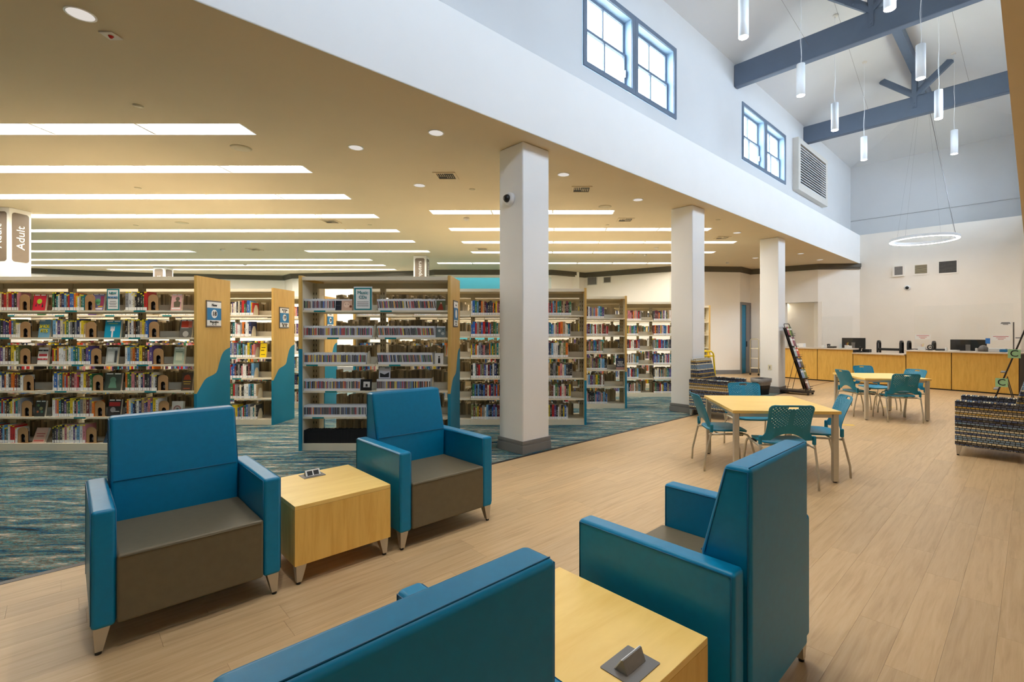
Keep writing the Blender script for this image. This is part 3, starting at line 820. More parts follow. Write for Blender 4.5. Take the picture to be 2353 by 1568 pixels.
def lounge_chair(cover, seat_cover, seam, label, group):
    """armchair facing local +y"""
    buv = cover == 'woven_bars'
    t = empty('lounge_chair', (0, 0, 0), 0, label, 'armchair', group)
    for s in (-1, 1):
        xa, xb = (.318, .408) if s > 0 else (-.408, -.318)
        a = MB().box(xa, xb, -.365, .365, .125, .69).build('arm', cover, t, bevel=.018, seg=3, boxuv=buv)
        if not buv:
            xo = s * .4085; sm = MB()
            sm.tube([(xo, -.353, .15), (xo, -.353, .679), (xo, .353, .679), (xo, .353, .15)], .0018, 5)
            xi = s * .3175; sm.tube([(xi, .353, .15), (xi, .353, .679), (xi, -.1, .679)], .0018, 5)
            sm.build('seam', seam, a, True)
    MB().box(-.316, .316, -.21, .372, .13, .462).build('seat', seat_cover, t, bevel=.014, seg=3, boxuv=buv)
    if not buv:
        sm = MB(); sm.tube([(-.305, .3735, .448), (.305, .3735, .448)], .0025, 5); sm.build('seam', seam if buv else 'vinyl_taupe', t, True)
    bk = MB(); bk.prism([(-.385, .13), (-.19, .13), (-.192, .462), (-.186, .69), (-.283, 1.045), (-.385, 1.045)], -.311, .311, 'x')
    b = bk.build('back', cover, t, bevel=.018, seg=3, boxuv=buv)
    if not buv:
        sm = MB(); sm.tube([(-.3, -.186, .692), (.3, -.186, .692)], .003, 5)
        for s in (-1, 1): sm.tube([(s * .3125, -.372, .15), (s * .3125, -.372, 1.03), (s * .3125, -.29, 1.03), (s * .3125, -.205, .69)], .0018, 5)
        sm.tube([(-.3, -.3715, 1.0448), (.3, -.3715, 1.0448)], .0018, 5)
        sm.build('seam', seam, b, True)
    for sx in (-1, 1):
        for sy in (-1, 1): tapered_leg(t, sx * .4, sy * .355, .14, sx, sy)
    return t
def put(t, u, w, face, label=None, group=None):
    t.location = nav(u, w); t.rotation_euler = (0, 0, NR if face > 0 else NR + math.pi)
    if label: t['label'] = label
G1 = 'teal vinyl lounge chairs'
c0 = lounge_chair('vinyl_teal', 'vinyl_taupe', 'vinyl_seam', 'teal vinyl lounge chair with taupe seat, in front of the bookcase signed 18', G1)
put(c0, .493, 3.50, -1)
c1 = copy_tree(c0); put(c1, 2.068, 3.50, -1, 'teal vinyl lounge chair with taupe seat, in front of the music disc shelves')
c2 = copy_tree(c0); put(c2, 2.062, 1.105, 1, 'teal vinyl lounge chair seen from behind, between end table and perforated chairs')
c3 = copy_tree(c0); put(c3, .455, 1.125, 1, 'teal vinyl lounge chair seen from behind, opposite the chair before sign 18')
c4 = lounge_chair('woven_bars', 'woven_bars', 'vinyl_seam', 'lounge chair in striped woven bars standing against the second white column', 'striped lounge chairs')
put(c4, 8.52, 4.12, -1)
c5 = copy_tree(c4); put(c5, 8.3, .335, 1, 'lounge chair in striped woven bars across the floor from the columns')
def end_table(label):
    t = empty('end_table', (0, 0, 0), 0, label, 'side table', 'maple box end tables')
    W, D, z0, z1 = .3075, .355, .122, .487
    MB().box(-W, W, -D, D, z1 - .025, z1).build('table_top', 'maple', t, bevel=.0015, seg=1)
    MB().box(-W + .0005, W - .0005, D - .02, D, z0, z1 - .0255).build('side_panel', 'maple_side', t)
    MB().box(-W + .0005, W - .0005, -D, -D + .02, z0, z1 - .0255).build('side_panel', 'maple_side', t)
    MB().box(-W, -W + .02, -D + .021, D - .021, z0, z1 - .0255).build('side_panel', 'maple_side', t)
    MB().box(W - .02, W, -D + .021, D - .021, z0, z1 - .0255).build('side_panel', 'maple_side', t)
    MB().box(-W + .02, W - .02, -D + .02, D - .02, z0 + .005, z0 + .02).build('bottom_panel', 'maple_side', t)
    for sx in (-1, 1):
        for sy in (-1, 1): tapered_leg(t, sx * (W - .01), sy * (D - .01), .128, sx, sy)
    # flip-up power unit let into the top
    p = MB().prism(rrect(.15, .125, .004, 2, 0, -.25), z1, z1 + .003, 'z').build('power_plate', 'sign_edge', t)
    f = MB(); f.prism([(-.275, z1 + .003), (-.225, z1 + .003), (-.252, z1 + .042), (-.258, z1 + .042)], -.05, .05, 'x'); f.build('power_flap', 'bag_grey', p, bevel=.001, seg=1)
    f = MB().hexa([(-.05, -.2235, z1 + .0045), (.05, -.2235, z1 + .0045), (.05, -.228, z1 + .0045), (-.05, -.228, z1 + .0045)], [(-.05, -.25, z1 + .042), (.05, -.25, z1 + .042), (.05, -.2545, z1 + .042), (-.05, -.2545, z1 + .042)]); f.build('socket_frame', 'white_metal', p)
    f = MB()
    for s in (-1, 1):
        q = .018
        f.hexa([(s * .022 - q, -.2255, z1 + .008), (s * .022 + q, -.2255, z1 + .008), (s * .022 + q, -.235, z1 + .008), (s * .022 - q, -.235, z1 + .008)],
               [(s * .022 - q, -.245, z1 + .036), (s * .022 + q, -.245, z1 + .036), (s * .022 + q, -.252, z1 + .036), (s * .022 - q, -.252, z1 + .036)])
    f.build('power_socket', 'black_plastic', p)
    return t
t0 = end_table('maple box end table between the two chairs that back onto the shelving'); put(t0, 1.288, 3.505, -1)
t1 = copy_tree(t0); put(t1, 1.262, 1.15, 1, 'maple box end table between the two chairs seen from behind')

# ================================================================ TABLES WITH PERFORATED CHAIRS
def smooth(a, b, t):
    t = max(0, min(1, (t - a) / (b - a))); return t * t * (3 - 2 * t)
def caper(label, group):
    """stacking chair facing local +y: perforated shell back, moulded seat, four bent tube legs"""
    t = empty('stacking_chair', (0, 0, 0), 0, label, 'chair', group)
    n_i, n_j = 52, 46
    z0, z1 = .475, .84
    def hw(z):
        q = (z - z0) / (z1 - z0)
        w = .222 - .012 * math.sin(q * 3.1)
        w += .05 * (1 - smooth(.0, .22, q))
        if q > .84: 
            k = (q - .84) / .16; w -= .055 * (1 - math.sqrt(max(0, 1 - k * k)))
        return w
    def P(i, j):
        s = -1 + 2 * i / n_i; q = j / n_j; z = z0 + (z1 - z0) * q
        arch = .07 * max(0, 1 - (abs(s) / .62) ** 2) * (1 - q) ** 2
        z += arch
        x = s * hw(z0 + (z1 - z0) * q)
        y = -.205 - .085 * q - .05 * q * q - .038 * (1 - s * s) + .0
        return (x, y, z)
    pts = [P(i, j) for j in range(n_j + 1) for i in range(n_i + 1)]
    fs = []
    for j in range(n_j):
        for i in range(n_i):
            x, y, z = P(i, j); q = j / n_j; s = -1 + 2 * (i + .5) / n_i
            hole = False
            if .33 < q < .93 and .05 < abs(s) < .9 and i % 2 == 0 and j % 2 == 0 and ((i // 2 + j // 2) % 2 == 0):
                hole = abs(s) > .12 or q > .8
                if q < .5 and abs(s) > .35 + q: hole = False
            if abs(x + .004) < .048 and .885 < q < .935: hole = True
            if hole: continue
            k = j * (n_i + 1) + i
            fs.append((k, k + 1, k + n_i + 2, k + n_i + 1))
    bk = MB().add(pts, fs).build('backrest', 'chair_teal', t, True)
    so = bk.modifiers.new('thick', 'SOLIDIFY'); so.thickness = .007
    # sleeves where the shell drops over the rear posts
    for s in (-1, 1):
        MB().box(s * .26 - .016, s * .26 + .016, -.228, -.192, .43, .52).build('back_sleeve', 'chair_teal', t, bevel=.01, seg=2)
    # seat: rounded dished shell
    st = MB(); N = 24; M_ = 8; pts = []
    for k in range(M_ + 1):
        r = k / M_
        for a in range(N):
            q = 2 * math.pi * a / N; c, s_ = math.cos(q), math.sin(q)
            sc = 1 / (abs(c) ** 4 + abs(s_) ** 4) ** .25
            x, y = .232 * r * c * sc, .225 * r * s_ * sc + .005
            z = .447 - .014 * (1 - r * r) - .03 * smooth(.6, 1.15, y / .225) * r + .006 * r
            pts.append((x, y, z))
    fs = [(0 * N + a, N + a, N + (a + 1) % N) for a in range(0)]
    for k in range(M_):
        for a in range(N):
            fs.append((k * N + a, (k + 1) * N + a, (k + 1) * N + (a + 1) % N, k * N + (a + 1) % N))
    se = st.add(pts, fs).build('seat', 'chair_teal', t, True)
    so = se.modifiers.new('thick', 'SOLIDIFY'); so.thickness = .018; so.offset = -1
    fr = MB(); r = .0115
    for s in (-1, 1):
        fr.tube([(s * .255, -.235, .405), (s * .25, -.1, .41), (s * .245, .16, .412)], r, 8)
    fr.tube([(-.25, -.12, .405), (.25, -.12, .405)], .01, 8); fr.tube([(-.245, .12, .405), (.245, .12, .405)], .01, 8)
    fr.build('frame', 'tube_steel', t, True)
    for s in (-1, 1):
        MB().tube([(s * .262, -.21, .5), (s * .262, -.215, .43), (s * .268, -.285, .13), (s * .268, -.29, .005)], r, 8).build('leg', 'tube_steel', t, True)
        MB().tube([(s * .245, .14, .412), (s * .248, .185, .402), (s * .252, .215, .365), (s * .262, .275, .12), (s * .262, .28, .005)], r, 8).build('leg', 'tube_steel', t, True)
    for s in (-1, 1):
        MB().box(s * .2 - .02, s * .2 + .02, .1, .15, .385, .42).build('seat_clip', 'black_plastic', t)
    return t
GC1, GC2 = 'perforated teal chairs at the table by the lounge', 'perforated teal chairs at the table by the counter'
def place(t, X, Y, fx, fy, label=None, group=None):
    t.location = (X, Y, 0); t.rotation_euler = (0, 0, math.atan2(fy, fx) - math.pi / 2)
    if label: t['label'] = label
    if group: t['group'] = group
k0 = caper('teal perforated chair with its back to the lounge chairs, at the nearer maple table', GC1)
place(k0, 2.36, 4.99, .06, 1)
place(copy_tree(k0), 2.02, 5.62, 1, -.04, 'teal perforated chair on the column side of the nearer maple table')
place(copy_tree(k0), 2.66, 6.4, -.12, -1, 'teal perforated chair between the striped lounge chair and the nearer maple table')
place(copy_tree(k0), 2.95, 5.42, -1, .24, 'teal perforated chair across the nearer maple table from the column side, facing the columns')
place(copy_tree(k0), 5.83, 9.12, 1, .05, 'teal perforated chair on the magazine rack side of the table by the counter', GC2)
place(copy_tree(k0), 6.6, 9.85, .05, -1, 'teal perforated chair between the table and the lower part of the counter', GC2)
place(copy_tree(k0), 6.1, 8.5, .2, 1, 'teal perforated chair with its back to the lounge at the table by the counter', GC2)
place(copy_tree(k0), 6.62, 9.08, -1, -.25, 'teal perforated chair between the far table and the tall part of the counter', GC2)
def table(label):
    t = empty('square_table', (0, 0, 0), 0, label, 'table', 'square maple tables')
    a, b, z = .54, .6, .735
    MB().box(-a, a, -b, b, z - .032, z).build('table_top', 'maple', t, bevel=.003, seg=1)
    for sx in (-1, 1):
        for sy in (-1, 1):
            x, y = sx * (a - .045), sy * (b - .045)
            lg = MB().box(x - .027, x + .027, y - .027, y + .027, .012, z - .033).build('leg', 'tube_steel', t, bevel=.004, seg=1)
            MB().prism(circle(.018, 12, x, y), 0, .012).build('glide', 'black_plastic', lg)
    for (q0, q1, q2, q3) in ((-a + .08, a - .08, -b + .03, -b + .055), (-a + .08, a - .08, b - .055, b - .03), (-a + .03, -a + .055, -b + .08, b - .08), (a - .055, a - .03, -b + .08, b - .08)):
        MB().box(q0, q1, q2, q3, z - .07, z - .033).build('apron', 'tube_steel', t)
    return t
tb = table('square maple topped table nearest the teal lounge chairs'); tb.location = (2.475, 5.555, 0); tb.rotation_euler.z = -.07
tb2 = copy_tree(tb); tb2.location = (6.12, 9.0, 0); tb2.rotation_euler.z = -.11; tb2['label'] = 'square maple topped table in front of the counter'
# tape marks on the planks
for (x, y, l, lab) in ((1946, 977, .22, 'yellow tape strip on the planks beyond the nearer table'), (2040, 936, .2, 'short yellow tape mark on the planks under the far table')):
    p = fl(x, y); tag(MB().box(-l / 2, l / 2, -.04, .04, 0, .0012).build('tape_mark', 'floor_tape', None, loc=p, rz=-.15), lab, 'tape')

# ================================================================ MAGAZINE RACKS, BIN, CORD
def rack(label, empty_rack):
    """leaning magazine rack: local x across, local y from the low front to the high back"""
    t = empty('magazine_rack', (0, 0, 0), 0, label, 'magazine rack', 'leaning magazine racks')
    MB().box(-.2, .2, -.02, .66, .05, .1).build('base', 'black_metal', t, bevel=.006, seg=1)
    for (x, y) in ((-.17, .02), (.17, .02), (-.17, .6), (.17, .6)):
        w = MB(); w.prism(circle(.026, 14, y, .026), x - .012, x + .012, 'x'); w.build('caster', 'black_plastic', t)
    for s in (-1, 1):
        MB().tube([(s * .19, .06, .08), (s * .19, .56, 1.68), (s * .18, .575, 1.74), (s * .15, .58, 1.755), (0, .58, 1.755)], .009, 6).build('side_rail', 'black_metal', t, True)
        MB().tube([(s * .19, .5, .09), (s * .19, .33, .85)], .006, 6).build('brace', 'black_metal', t, True)
    dy, dz = .5 / 1.6, 1.0
    if not empty_rack: MB().hexa([(-.18, .125, .14), (.18, .125, .14), (.18, .131, .14), (-.18, .131, .14)], [(-.18, .6, 1.66), (.18, .6, 1.66), (.18, .606, 1.66), (-.18, .606, 1.66)]).build('back_panel', 'black_metal', t)
    for k in range(6):
        z = .14 + k * .262; y = .06 + (z - .08) * dy
        pk = MB(); pk.hexa([(-.18, y - .06, z), (.18, y - .06, z), (.18, y + .01, z), (-.18, y + .01, z)], [(-.18, y - .06, z + .012), (.18, y - .06, z + .012), (.18, y + .01, z + .012), (-.18, y + .01, z + .012)])
        if not empty_rack:
            pk.hexa([(-.18, y + .005, z), (.18, y + .005, z), (.18, y + .01, z), (-.18, y + .01, z)], [(-.18, y + .062, z + .18), (.18, y + .062, z + .18), (.18, y + .067, z + .18), (-.18, y + .067, z + .18)])
            pk.tube([(-.19, y - .062, z + .055), (.19, y - .062, z + .055)], .004, 5)
        pk.build('pocket', 'black_metal' if not empty_rack else 'trim_grey', t)
    return t
rk = rack('black leaning magazine rack on casters beside the last white column', False)
rk.location = nav(12.96, 3.86); rk.rotation_euler.z = NR
mags = [(5, -.09, (150, 60, 80), 'pink'), (5, .03, (150, 200, 60), 'lime'), (5, .11, (60, 84, 30), 'green dotted'), (4, -.1, (214, 206, 206), 'white'), (4, -.02, (190, 60, 60), 'red'), (4, .09, (120, 60, 84), 'plum'),
        (3, -.1, (160, 176, 180), 'pale grey'), (3, -.01, (206, 190, 190), 'pale pink'), (3, .09, (206, 70, 50), 'orange red'), (2, -.08, (120, 124, 170), 'lavender'), (2, .04, (70, 70, 90), 'slate'), (2, .12, (110, 96, 60), 'olive brown'),
        (1, -.1, (120, 150, 190), 'sky blue'), (1, .0, (170, 186, 200), 'ice blue'), (1, .12, (120, 140, 70), 'leaf green'), (0, -.04, (90, 40, 60), 'maroon'), (0, .06, (190, 190, 196), 'silver')]
mgm = MB(); mgm.box(-.07, .07, -.004, .0, 0, .225); mgm = mgm.mesh('magazine', 'cover_print')
mgb = MB().box(-.05, .05, -.0055, -.004, .14, .18).mesh('masthead', 'paper_white')
pock = ['lowest', 'second lowest', 'third lowest', 'third highest', 'second highest', 'highest']
for (k, x, c, nm) in mags:
    z = .14 + k * .262; y = .06 + (z - .08) * .3125 - .012 - abs(x) * .05
    o = link('magazine', mgm); Mr = Matrix.Translation(nav(12.96, 3.86)) @ Matrix.Rotation(NR, 4, 'Z') @ Matrix.Translation((x, y, z + .0125)) @ Matrix.Rotation(-.3, 4, 'X')
    o.matrix_world = Mr; o.color = lin(c); tag(o, nm + ' magazine in the ' + pock[k] + ' pocket of the leaning rack', 'magazine', 'magazines in the rack')
    m_ = link('masthead', mgb, o)
rk2 = rack('empty leaning rack with green lettered cards behind the striped lounge chair', True)
rk2.location = nav(10.2, .62); rk2.rotation_euler.z = NR + math.pi
for z in (.78, 1.22):
    y = .06 + (z - .08) * .3125
    cdm = MB().box(.2, .204, y - .07, y + .07, z - .065, z + .065).build('letter_card', 'green_card', rk2)
    text('C', .14, cdm, (.205, y, z), 'x', 'ink')
# bin with a liner
bn = empty('waste_bin', (5.27, 12.05, 0), .4, 'black plastic waste bin with a grey liner bag beside the last column', 'bin')
b = MB(); n = 20
for k in range(1):
    o_ = [rrect(.26, .2, .05, 4), rrect(.34, .26, .06, 4)]
    m_ = len(o_[0]); pts = [p + (0,) for p in o_[0]] + [p + (.34,) for p in o_[1]] + [(p[0] * .95, p[1] * .95, .34) for p in o_[1]] + [(p[0] * .95, p[1] * .95, .02) for p in o_[0]]
    fs = [tuple(range(m_ - 1, -1, -1)), tuple(range(3 * m_, 4 * m_))]
    for r in range(3): fs += [(r * m_ + i, r * m_ + (i + 1) % m_, (r + 1) * m_ + (i + 1) % m_, (r + 1) * m_ + i) for i in range(m_)]
    b.add(pts, fs)
b.build('bin_body', 'black_plastic', bn, True)
b = MB(); o1 = rrect(.355, .275, .06, 4); m_ = len(o1); rj = random.Random(2)
pts = [(p[0] * .98, p[1] * .98, .25 + rj.random() * .02) for p in o1] + [(p[0] * 1.01, p[1] * 1.01, .352) for p in o1] + [(p[0] * .93, p[1] * .93, .345) for p in o1] + [(p[0] * .88, p[1] * .88, .2) for p in o1]
fs = []
for r in range(3): fs += [(r * m_ + i, r * m_ + (i + 1) % m_, (r + 1) * m_ + (i + 1) % m_, (r + 1) * m_ + i) for i in range(m_)]
b.add(pts, fs); b.build('liner_bag', 'bag_grey', bn, True); bn.scale = (1.25, 1.25, 1.15)
# outlet on the last column
ot = empty('wall_outlet', nav(CU[2] + .02, 4.76, .58), NR + math.pi / 2, 'cream electrical outlet on the last white column above the bin', 'outlet')
MB().box(-.045, .045, 0, .008, 0, .13).build('plate', 'outlet', ot, bevel=.002, seg=1)
MB().box(-.012, .012, .008, .01, .03, .1).build('socket', 'trim_grey', ot)
# yellow tube trolley by the far shelf end, book truck by the passage
yc = empty('yellow_trolley', (4.15, 12.7, 0), .1, 'yellow tube trolley standing beyond the second white column', 'trolley')
for s in (0, .32):
    MB().tube([(-.3, s, .06), (-.3, s, .98), (-.25, s, 1.04), (.1, s, 1.04), (.16, s, .98), (.2, s, .5), (.22, s, .06)], .022, 8).build('side_frame', 'yellow_metal', yc, True)
for z in (.25, .9): MB().box(-.3, .2, 0, .32, z, z + .03).build('shelf', 'yellow_metal', yc)
for (x, y) in ((-.3, 0), (.22, 0), (-.3, .32), (.22, .32)):
    w = MB(); w.prism(circle(.035, 12, x, .035), y - .012, y + .012, 'y'); w.build('caster', 'black_plastic', yc)
bt = empty('book_truck', (7.68, 17.3, 0), .5, 'beige metal book truck half hidden by the last column', 'book truck')
for x in (-.3, .3): MB().tube([(x, 0, .08), (x, 0, 1.25), (x, .05, 1.3), (x, .3, 1.3), (x, .35, 1.25), (x, .35, .08)], .016, 8).build('end_frame', 'upright_beige', bt, True)
for z in (.25, .6, .95): MB().box(-.3, .3, .02, .33, z, z + .02).build('shelf', 'shelf_beige', bt)
for (x, y) in ((-.3, 0), (.3, 0), (-.3, .35), (.3, .35)):
    w = MB(); w.prism(circle(.04, 12, x, .04), y - .012, y + .012, 'y'); w.build('caster', 'black_plastic', bt)
# ================================================================ BOOKCASES
BAY, DEP, TOPZ = .95, .62, 2.265
LEV = [1.826, 1.472, 1.121, .776, .436, .091]          # shelf surfaces, top to bottom
WAVE = [(0, .742), (.105, .825), (.245, .92), (.45, .96), (.575, 1.0), (.645, 1.107), (.73, 1.225), (.836, 1.289), (1.0, 1.325)]
def dense(pts, n=5):
    out = []
    for i in range(len(pts) - 1):
        p0, p1, p2, p3 = pts[max(i - 1, 0)], pts[i], pts[i + 1], pts[min(i + 2, len(pts) - 1)]
        for k in range(n):
            t = k / n
            out.append(tuple(.5 * (2 * p1[j] + (p2[j] - p0[j]) * t + (2 * p0[j] - 5 * p1[j] + 4 * p2[j] - p3[j]) * t * t + (3 * p1[j] - p0[j] - 3 * p2[j] + p3[j]) * t ** 3) for j in (0, 1)))
    return out + [pts[-1]]
WAVE = dense(WAVE)
sh_f = MB(); sh_f.box(.006, BAY - .006, .01, .275, -.024, 0); sh_f.box(.006, BAY - .006, .262, .268, 0, .085)
for x in (.004, BAY - .007): sh_f.prism([(.03, 0), (.275, 0), (.275, .15), (.2, .12)], x, x + .003, 'x')
sh_fm = sh_f.mesh('shelf', 'shelf_beige')
sh_b = MB(); sh_b.box(.006, BAY - .006, DEP - .275, DEP - .01, -.024, 0); sh_b.box(.006, BAY - .006, DEP - .268, DEP - .262, 0, .085); sh_bm = sh_b.mesh('shelf', 'shelf_beige')
lab_m = MB().box(0, .15, .006, .01, -.021, -.001).mesh('shelf_label', 'label_teal')
base_m = MB().box(.001, BAY - .001, .005, DEP - .005, 0, .091).mesh('base', 'shelf_beige')
up_m = MB().box(-.032, .032, DEP / 2 - .028, DEP / 2 + .028, .091, TOPZ - .06)
for k in range(26):
    for sx in (-.018, .018): up_m.box(sx - .004, sx + .004, DEP / 2 - .0285, DEP / 2 - .0275, .3 + k * .07, .33 + k * .07, 1)
up_m = up_m.mesh('upright', ['upright_beige', 'dark'])
rail_m = MB().box(.033, BAY - .033, DEP / 2 - .02, DEP / 2 + .02, TOPZ - .13, TOPZ - .06).mesh('top_rail', 'upright_beige')
def end_panel(case, x0, x1, flip, sign=None):
    """maple panel with a teal wave rising towards the back (or the front when flipped)"""
    wv = [((1 - a) if flip else a, z) for (a, z) in WAVE]
    if flip: wv = wv[::-1]
    y = lambda a: -.02 + a * (DEP + .04)
    p = MB().prism([(y(a), z) for (a, z) in wv] + [(y(1), TOPZ + .012), (y(0), TOPZ + .012)], x0, x1, 'x').build('end_panel', 'maple_panel', case)
    MB().prism([(y(0), 0.0), (y(1), 0.0)] + [(y(a), z) for (a, z) in wv[::-1]], x0, x1, 'x').build('panel_wave', 'panel_teal', p)
    if sign:
        top1, num, b1, b2, t2 = sign
        yc, zc, w, h = .29, 1.79, .29, .36
        s = MB().box(x1, x1 + .012, yc - w / 2, yc + w / 2, zc - h / 2, zc + h / 2).build('shelf_sign', 'sign_edge', case)
        xf = x1 + .0125
        MB().box(xf - .0005, xf + .001, yc - w / 2 + .008, yc + w / 2 - .008, zc - h / 2 + .02, zc + h / 2 - .02).build('sign_face', 'paper_white', s)
        MB().box(xf, xf + .002, yc - w / 2 + .008, yc + w / 2 - .008, zc - .085, zc + .08).build('sign_band', 'sign_blue', s)
        MB().prism(circle(.058, 28, yc, zc), xf + .002, xf + .003, 'x').build('sign_disc', 'paper_white', s)
        if num: text(num, .085, s, (xf + .004, yc, zc), 'x', 'ink')
        if top1 is None:
            for zz, hw_ in ((zc + .118, .05), (zc - .108, .08), (zc - .142, .05)): MB().box(xf + .001, xf + .002, yc - hw_, yc + hw_, zz - .009, zz + .009).build('print_line', 'trim_grey', s)
            return
        if t2:
            text(top1, .034, s, (xf + .002, yc, zc + .134), 'x', 'ink'); text(t2, .032, s, (xf + .002, yc, zc + .1), 'x', 'ink')
        else: text(top1, .052, s, (xf + .002, yc, zc + .118), 'x', 'ink')
        text(b1, .036, s, (xf + .002, yc, zc - .108), 'x', 'ink'); text(b2, .036, s, (xf + .002, yc, zc - .142), 'x', 'ink')
def bookcase(xl, nb, y0, label, sign=None, left=True, labels=True):
    t = empty('bookcase', (xl, y0, 0), 0, label, 'bookcase', 'double sided library bookcases')
    rl = random.Random(int(y0 * 100) + nb)
    for b in range(nb):
        x = b * BAY
        link('base', base_m, t, (x, 0, 0)); link('top_rail', rail_m, t, (x, 0, 0))
        for k, z in enumerate(LEV[:-1]):
            s = link('shelf', sh_fm, t, (x, 0, z)); link('shelf', sh_bm, t, (x, 0, z))
            if labels and k < 5: link('shelf_label', lab_m, s, (.04 + rl.random() * .3, 0, 0))
    for b in range(nb + 1):
        if 0 < b < nb: link('upright', up_m, t, (b * BAY, 0, 0))
        else: link('upright', up_m, t, (b * BAY + (.034 if b == 0 else -.034), 0, 0))
    cp = MB(); cp.box(0, nb * BAY, 0, DEP, TOPZ - .012, TOPZ); cp.box(0, nb * BAY, 0, .012, TOPZ - .048, TOPZ - .012); cp.box(0, nb * BAY, DEP - .012, DEP, TOPZ - .048, TOPZ - .012)
    cp.build('canopy', 'shelf_beige', t)
    for xs in (.0003, nb * BAY - .0033): MB().box(xs, xs + .003, .012, DEP - .012, .091, TOPZ - .05).build('side_sheet', 'shelf_beige', t)
    if left: end_panel(t, -.035, 0, True)
    end_panel(t, nb * BAY, nb * BAY + .035, False, sign)
    return t
XR, XL2 = -4.605, -3.215
Y1, PIT = 6.30, 1.75
bookcase(XR - 4 * BAY, 4, Y1, 'beige bookcase of new books ending in a maple panel with sign 18', ('New', '18', 'Biographies', 'C - Z', None))
bookcase(XR - 6 * BAY, 6, Y1 + PIT, 'beige bookcase ending in a maple panel with sign 19', ('Non-Fiction', '19', 'Non-Fiction', '100 - 199', '0 - 99'))
bookcase(XR - 7 * BAY, 7, Y1 + 2 * PIT, 'beige bookcase whose end panel with sign 20 shows through the disc case', (None, '20', None, None, None), labels=False)
bookcase(XL2, 2, Y1, 'beige music disc case of two bays behind the teal lounge chair', (None, None, None, None, None))
bookcase(XL2, 4, Y1 + PIT, 'beige bookcase right behind the nearest white column', labels=False)
bookcase(XL2, 5, Y1 + 2 * PIT, 'beige bookcase ending one bay beyond the nearest column row', labels=False)
bookcase(XL2, 7, Y1 + 3 * PIT, 'beige bookcase reaching behind the second white column', labels=False)
bookcase(XL2, 8, Y1 + 4 * PIT, 'beige nearly empty bookcase showing its end beyond the second white column', labels=False)

# ---------------------------------------------------------------- books
PAL = [('black', (28, 27, 30)), ('charcoal', (62, 62, 66)), ('navy', (30, 44, 92)), ('blue', (40, 96, 168)), ('sky blue', (110, 164, 204)), ('teal', (24, 120, 130)), ('green', (46, 110, 66)),
       ('olive', (116, 120, 72)), ('yellow', (226, 196, 40)), ('orange', (222, 116, 36)), ('red', (186, 36, 36)), ('maroon', (104, 32, 40)), ('brown', (110, 72, 46)), ('tan', (190, 160, 120)),
       ('cream', (226, 214, 186)), ('white', (228, 228, 224)), ('white', (222, 222, 222)), ('grey', (140, 140, 142)), ('purple', (92, 70, 130)), ('pink', (206, 130, 136)), ('black', (36, 34, 36)), ('white', (232, 228, 220))]
ORD = ['top', 'second', 'third', 'fourth', 'fifth', 'bottom']
def book_geo(mb, t, h, d, tags=True, c=None, mats=(0, 1, 2, 3), back=False):
    """spine at y=0 facing -y; tags: white call number label and yellow dot"""
    x0, x1 = -t / 2, t / 2; e = .0015
    V = [(x0, 0, 0), (x1, 0, 0), (x1, d, 0), (x0, d, 0), (x0, 0, h), (x1, 0, h), (x1, d, h), (x0, d, h)]
    uv = [(0, 0), (1, 0), (1, 1), (0, 1)]; z4 = [(0, 0)] * 4
    mb.add(V, [(0, 1, 5, 4)], mats[0], [uv], c)
    mb.add(V, [(1, 2, 6, 5), (3, 0, 4, 7), (3, 2, 1, 0)], mats[0], [z4] * 3, c)
    mb.add([(x0, 0, h), (x1, 0, h), (x1, d, h), (x0, d, h)], [(0, 1, 2, 3)], mats[1], [z4], (.62, .56, .44, 1) if c else None)
    mb.add([(x1, d, 0), (x0, d, 0), (x0, d, h), (x1, d, h)], [(0, 1, 2, 3)], mats[1], [z4], (.62, .56, .44, 1) if c else None)
    if tags:
        a = t * .46
        mb.add([(-a, -.0006, .004), (a, -.0006, .004), (a, -.0006, .042), (-a, -.0006, .042)], [(0, 1, 2, 3)], mats[2], [z4], (.8, .8, .8, 1) if c else None)
    if tags == 2:
        a = t * .4
        mb.add([(-a, -.0008, h - .017), (a, -.0008, h - .017), (a, -.0008, h - .001), (-a, -.0008, h - .001)], [(0, 1, 2, 3)], mats[3], [z4], (.82, .66, .01, 1) if c else None)
SIZES = [(.02, .205), (.024, .232), (.028, .238), (.032, .24), (.036, .243), (.022, .19), (.027, .222), (.04, .246), (.018, .212), (.03, .228), (.021, .236), (.025, .2)]
BM = {}
for k, (t, h) in enumerate(SIZES):
    for tg in (1, 2):
        mb = MB(); book_geo(mb, t, h, .155, tg); BM[(k, tg)] = mb.mesh('book', ['book_cover', 'page_block', 'paper_white', 'yellow_tag'])
many_b = MB(); n_book = [0]
rb_ = random.Random(11)
def size_word(t): return 'slim' if t < .022 else ('thick' if t > .033 else 'medium')
